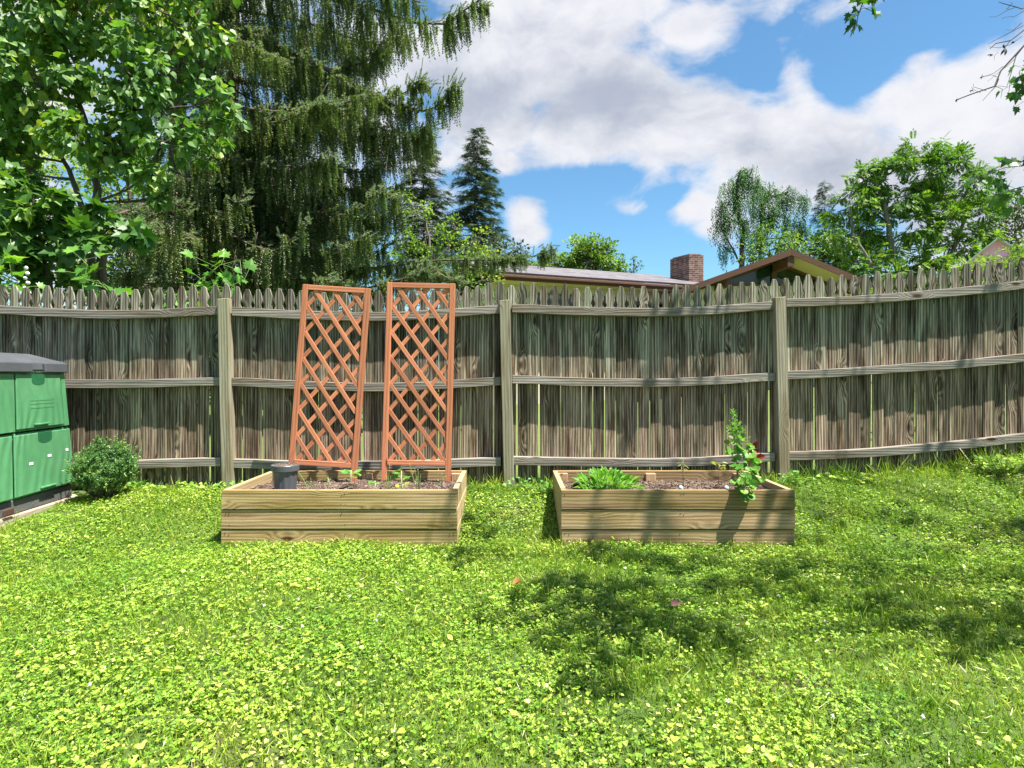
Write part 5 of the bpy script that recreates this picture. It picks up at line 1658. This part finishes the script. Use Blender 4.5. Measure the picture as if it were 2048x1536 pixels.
tcn = t.new('ShaderNodeTexCoord').outputs['Object']
xx, yy, zz = t.sep(tcn)[0:3]
br = t.new('ShaderNodeTexBrick'); t.put(br.inputs['Vector'], t.comb(t.math('ADD', xx, yy), zz, 0.0)); br.inputs['Scale'].default_value = 1.0
br.inputs['Brick Width'].default_value = .21; br.inputs['Row Height'].default_value = .075; br.inputs['Mortar Size'].default_value = .009
br.inputs['Color1'].default_value = (.13, .06, .045, 1); br.inputs['Color2'].default_value = (.25, .135, .10, 1); br.inputs['Mortar'].default_value = (.33, .27, .24, 1)
nz = t.noise(tcn, 6, 4, .6)
c = t.mix(t.mapr(nz, .4, .7), br.outputs['Color'], (.6, .5, .5), 'MULTIPLY')
b_ = pbsdf(t, c, .85, .2); t.l.new(b_.outputs[0], out.inputs[0]); M['brick'] = m
m, t, out = newmat('window_glass'); b_ = pbsdf(t, (.012, .035, .022), .06, .5); t.l.new(b_.outputs[0], out.inputs[0]); M['glass'] = m

E0 = P(998, 548, 18.0); E1 = P(1368, 572, 20.4)      # eave ends (visible stretch)
E0[2] = E1[2] = (E0[2] + E1[2]) / 2
ax = nrm((E1 - E0) * [1, 1, 0]); back = np.array([-ax[1], ax[0], 0])
E0 = E0 - ax * .0; E1 = E1 + ax * 1.6
EZ = E0[2]
house = thing('ranch_house', 'low ranch house with long grey shingle roof, brick chimney and wide brown gable', 'house', (E0[0], E0[1], .4))
HO = np.array([E0[0], E0[1], .4])


def loc_box(o, e1, e2, e3):
    """box from corner o with edge vectors"""
    o, e1, e2, e3 = map(lambda q: np.asarray(q, float), (o, e1, e2, e3))
    return np.array([o, o + e1, o + e1 + e2, o + e2, o + e3, o + e1 + e3, o + e1 + e2 + e3, o + e2 + e3])


def hb(o, e1, e2, e3, nm, mat, par=None, bv=0):
    a = Acc(); a.hexa(loc_box(o, e1, e2, e3) - HO)
    o_ = a.build(nm, mat, par or house)
    if bv: bevel(o_, bv, 2)
    return o_


up = np.array([0, 0, 1.0])
Lw = float(np.linalg.norm(E1 - E0)); dpt = 4.1; rise = 1.05
# roof slab built in its own plane so the shingles follow the slope
sl_ = math.atan2(rise, dpt)
a = Acc(); a.box((0, 0, 0), (Lw, math.hypot(dpt, rise), .06))
ro = a.build('roof', M['roof'], house)
mx = Matrix((( ax[0], back[0] * math.cos(sl_), -back[0] * math.sin(sl_)), (ax[1], back[1] * math.cos(sl_), -back[1] * math.sin(sl_)), (0, math.sin(sl_), math.cos(sl_)))).to_4x4()
mx.translation = Vector(E0 - HO + up * .02)
ro.matrix_local = mx
a = Acc(); a.box((0, 0, 0), (Lw, math.hypot(dpt, rise), .06)); r2 = a.build('roof', M['roof'], house)
rp_ = E0 + back * (2 * dpt + .02) - HO + up * .02
mx = Matrix(((-ax[0], -back[0] * math.cos(sl_), back[0] * math.sin(sl_)), (-ax[1], -back[1] * math.cos(sl_), back[1] * math.sin(sl_)), (0, math.sin(sl_), math.cos(sl_)))).to_4x4()
mx.translation = Vector(rp_ + ax * Lw)
r2.matrix_local = mx
hb(E0 + up * -.17 - back * .03, ax * Lw, back * .03, up * .17, 'fascia', M['house_timber'])
hb(E0 + up * -.10 - back * .15, ax * Lw, back * .115, up * .09, 'gutter', M['house_timber'], bv=.02)
hb(E0 + up * -.175 + back * .01, ax * (Lw - .4), back * .7, up * .02, 'soffit', M['soffit'])
wz0 = .3
hb(E0 + back * .72 + up * (wz0 - EZ), ax * (Lw + .5), back * (2 * dpt - 1.6), up * (EZ - wz0 - .16), 'wall', M['siding_cream'])
for (u0, u1) in ((1.35, 2.9), (3.5, 5.4), (6.0, 6.7)):
    f_ = hb(E0 + ax * u0 + back * .66 + up * (-1.55), ax * (u1 - u0), back * .06, up * 1.15, 'window', M['house_timber'])
    hb(E0 + ax * (u0 + .07) + back * .645 + up * (-1.48), ax * (u1 - u0 - .14), back * .02, up * 1.01, 'pane', M['glass'], f_).parent = f_
# chimney
chc = P(1380, 560, 22.6); th = R(30)
ca = np.array([math.cos(-.42), math.sin(-.42), 0]); cb = np.array([-ca[1], ca[0], 0])
ctop = CH + (752 - 514) / F * 22.6
corner = P(1378, 560, 22.2); corner[2] = 3.9
cax = nrm(np.array([1.0, .12, 0])); cbx = nrm(np.array([-.47, .9, 0]))
ch_ = hb(corner, cax * .56, cbx * 1.0, up * (ctop - 3.9), 'chimney', M['brick'])
ch_.parent = ro.parent
hb(corner + up * (ctop - 3.9 + .003) - cax * .0 + cax * .06 + cbx * .06, cax * .44, cbx * .88, up * .05, 'chimney_cap', M['brick'], ch_).parent = ch_

# gable wing: faces the camera
YG = 17.0
pk = P(1582, 503, YG); Lf = P(1340, 590, YG); 
sL = (pk[2] - Lf[2]) / (pk[0] - Lf[0]); sR = .415
RX = pk[0] + 2.9
Rt = np.array([RX, YG, pk[2] - sR * 2.9])
depth = 7.5; oh = 1.05
fw = np.array([0, 1.0, 0])
def slab(p_hi, p_lo, y0, y1, th_lo, th_hi, nm, mat):
    """sloping slab between ridge point and eave point"""
    a = Acc()
    q = []
    for yy in (y0, y1):
        for p_, th in ((p_lo, th_lo), (p_lo, th_hi), (p_hi, th_hi), (p_hi, th_lo)):
            q.append(np.array([p_[0], yy, p_[2] + th]))
    v = [q[0], q[3], q[7], q[4], q[1], q[2], q[6], q[5]]
    a.hexa(np.array(v) - HO)
    return a.build(nm, mat, house)


slab(pk, Lf, YG, YG + depth, -.03, .045, 'roof', M['roof']); slab(pk + [.002, 0, 0], Rt, YG, YG + depth, -.03, .045, 'roof', M['roof'])
slab(pk, Lf, YG - .035, YG - .003, -.11, .06, 'barge_board', M['house_timber']); slab(pk + [.002, 0, 0], Rt, YG - .035, YG - .003, -.11, .06, 'barge_board', M['house_timber'])
slab(pk, Lf, YG + .003, YG + oh + .1, -.060, -.034, 'soffit', M['soffit']); slab(pk + [.002, 0, 0], Rt, YG + .003, YG + oh + .1, -.060, -.034, 'soffit', M['soffit'])
# ridge beam and purlins running back to the wall
hb(np.array([pk[0] - .09, YG + .0, pk[2] - .42]), [.18, 0, 0], [0, oh + .2, 0], up * .33, 'ridge_beam', M['house_timber'])
for (dx, s_) in ((1.75, sR), (-1.75, sL)):
    zb_ = pk[2] - abs(dx) * s_
    hb(np.array([pk[0] + dx - .07, YG + .02, zb_ - .34]), [.14, 0, 0], [0, oh + .2, 0], up * .24, 'purlin', M['house_timber'])
# gable wall set back under the overhang: lower wall, glazing above, mullions
YW = YG + oh
zs_ = P(1500, 572, YW)[2]                     # sill of the gable glazing
xL = Lf[0] + .7; xR = RX - .25
hb(np.array([xL, YW, .3]), [xR - xL, 0, 0], [0, .15, 0], up * (zs_ - .3), 'wall', M['siding_cream'])
hb(np.array([xL + .05, YW + .15, .3]), [.15, 0, 0], [0, depth - oh - .4, 0], up * (Lf[2] - .1), 'wall', M['siding_cream'])
hb(np.array([xR - .2, YW + .15, .3]), [.15, 0, 0], [0, depth - oh - .4, 0], up * (Rt[2] - .55), 'wall', M['siding_cream'])
def ztop(x_): return pk[2] - .08 - (sL * (pk[0] - x_) if x_ < pk[0] else sR * (x_ - pk[0]))
xm = [xL, pk[0] - 1.95, pk[0] - .02, pk[0] + 1.7, xR]
for i in range(4):
    x0, x1 = xm[i] + .05, xm[i + 1] - .05
    if ztop(x0) < zs_ + .02:
        x0 = pk[0] - (pk[2] - .12 - zs_ - .03) / sL
    if ztop(x1) < zs_ + .02:
        x1 = pk[0] + (pk[2] - .12 - zs_ - .03) / sR
    a = Acc()
    mat_ = M['glass'] if i < 3 else M['siding_cream']
    v = [(x0, YW + .05, zs_ + .05), (x1, YW + .05, zs_ + .05), (x1, YW + .08, zs_ + .05), (x0, YW + .08, zs_ + .05), (x0, YW + .05, max(zs_ + .06, ztop(x0) - .10)), (x1, YW + .05, max(zs_ + .06, ztop(x1) - .10)), (x1, YW + .08, max(zs_ + .06, ztop(x1) - .10)), (x0, YW + .08, max(zs_ + .06, ztop(x0) - .10))]
    a.hexa(np.array(v) - HO); a.build('window' if i < 3 else 'wall', mat_, house)
hb(np.array([xL, YW - .02, zs_ + .002]), [xR - xL, 0, 0], [0, .14, 0], up * .05, 'sill', M['house_timber'])
for x_ in xm[1:4]:
    hb(np.array([x_ - .07, YW - .03, zs_ + .055]), [.14, 0, 0], [0, .12, 0], up * (ztop(x_) - .09 - zs_), 'mullion', M['house_timber'])
slab(pk + np.array([0, 0, -.065]), Lf + np.array([0, 0, -.065]), YW - .04, YW + .10, -.07, .0, 'rafter', M['house_timber'])
slab(pk + np.array([.002, 0, -.065]), Rt + np.array([0, 0, -.065]), YW - .04, YW + .10, -.07, .0, 'rafter', M['house_timber'])

# pink shed up the slope
M['lavender'] = None
m, t, out = newmat('lavender_siding')
tcn = t.new('ShaderNodeTexCoord').outputs['Object']
gx_ = t.math('PINGPONG', t.sep(tcn)[0], .1)
c = t.mix(t.mapr(gx_, .0, .008, 1, 0), (.85, .42, .76), (.45, .22, .40))
nz = t.noise(tcn, 2, 3, .5)
c = t.mix(nz, c, (.8, .44, .72))
b_ = pbsdf(t, c, .7, .3); t.l.new(b_.outputs[0], out.inputs[0])
shed = thing('pink_shed', 'pinkish lavender shed with pale metal roof edge at the right edge behind the bush', 'shed', P(1995, 640, 21))
SO = P(1995, 640, 21)
pk2 = P(1996, 474, 21); lo2 = P(1905, 540, 21); s2_ = 1.22 * (pk2[2] - lo2[2]) / (pk2[0] - lo2[0])
shed.rotation_euler = (0, 0, R(-35))
hwid = 1.6; zt_ = pk2[2] - s2_ * hwid
a = Acc(); d2_ = 4.0
poly = [(-hwid + .18, -3.0 - 0), (hwid - .18, -3.0), (hwid - .18, zt_ - SO[2] + .18 * s2_ - .08), (pk2[0] - SO[0], pk2[2] - SO[2] - .08), (-hwid + .18, zt_ - SO[2] + .18 * s2_ - .08)]
a.ext(poly, .25, d2_)
a.build('wall', m, shed)
def slab2(sgn):
    x0 = pk2[0] - SO[0] + .002 * sgn; z0 = pk2[2] - SO[2]; x1 = x0 + sgn * hwid; z1 = z0 - s2_ * hwid
    a = Acc(); a.ext([(x0, z0 - .055), (x1, z1 - .055), (x1, z1), (x0, z0)][::(1 if sgn < 0 else 1)], 0, d2_ + .2)
    a.build('roof', simplemat('pale_metal_roof', (.52, .66, .66), .4, .5, .08), shed)
    a = Acc(); a.ext([(x0, z0 - .085), (x1, z1 - .085), (x1, z1 - .058), (x0, z0 - .058)], .02, d2_)
    a.build('soffit', M['soffit'], shed)
slab2(-1); slab2(1)
print('objects', len(bpy.data.objects))
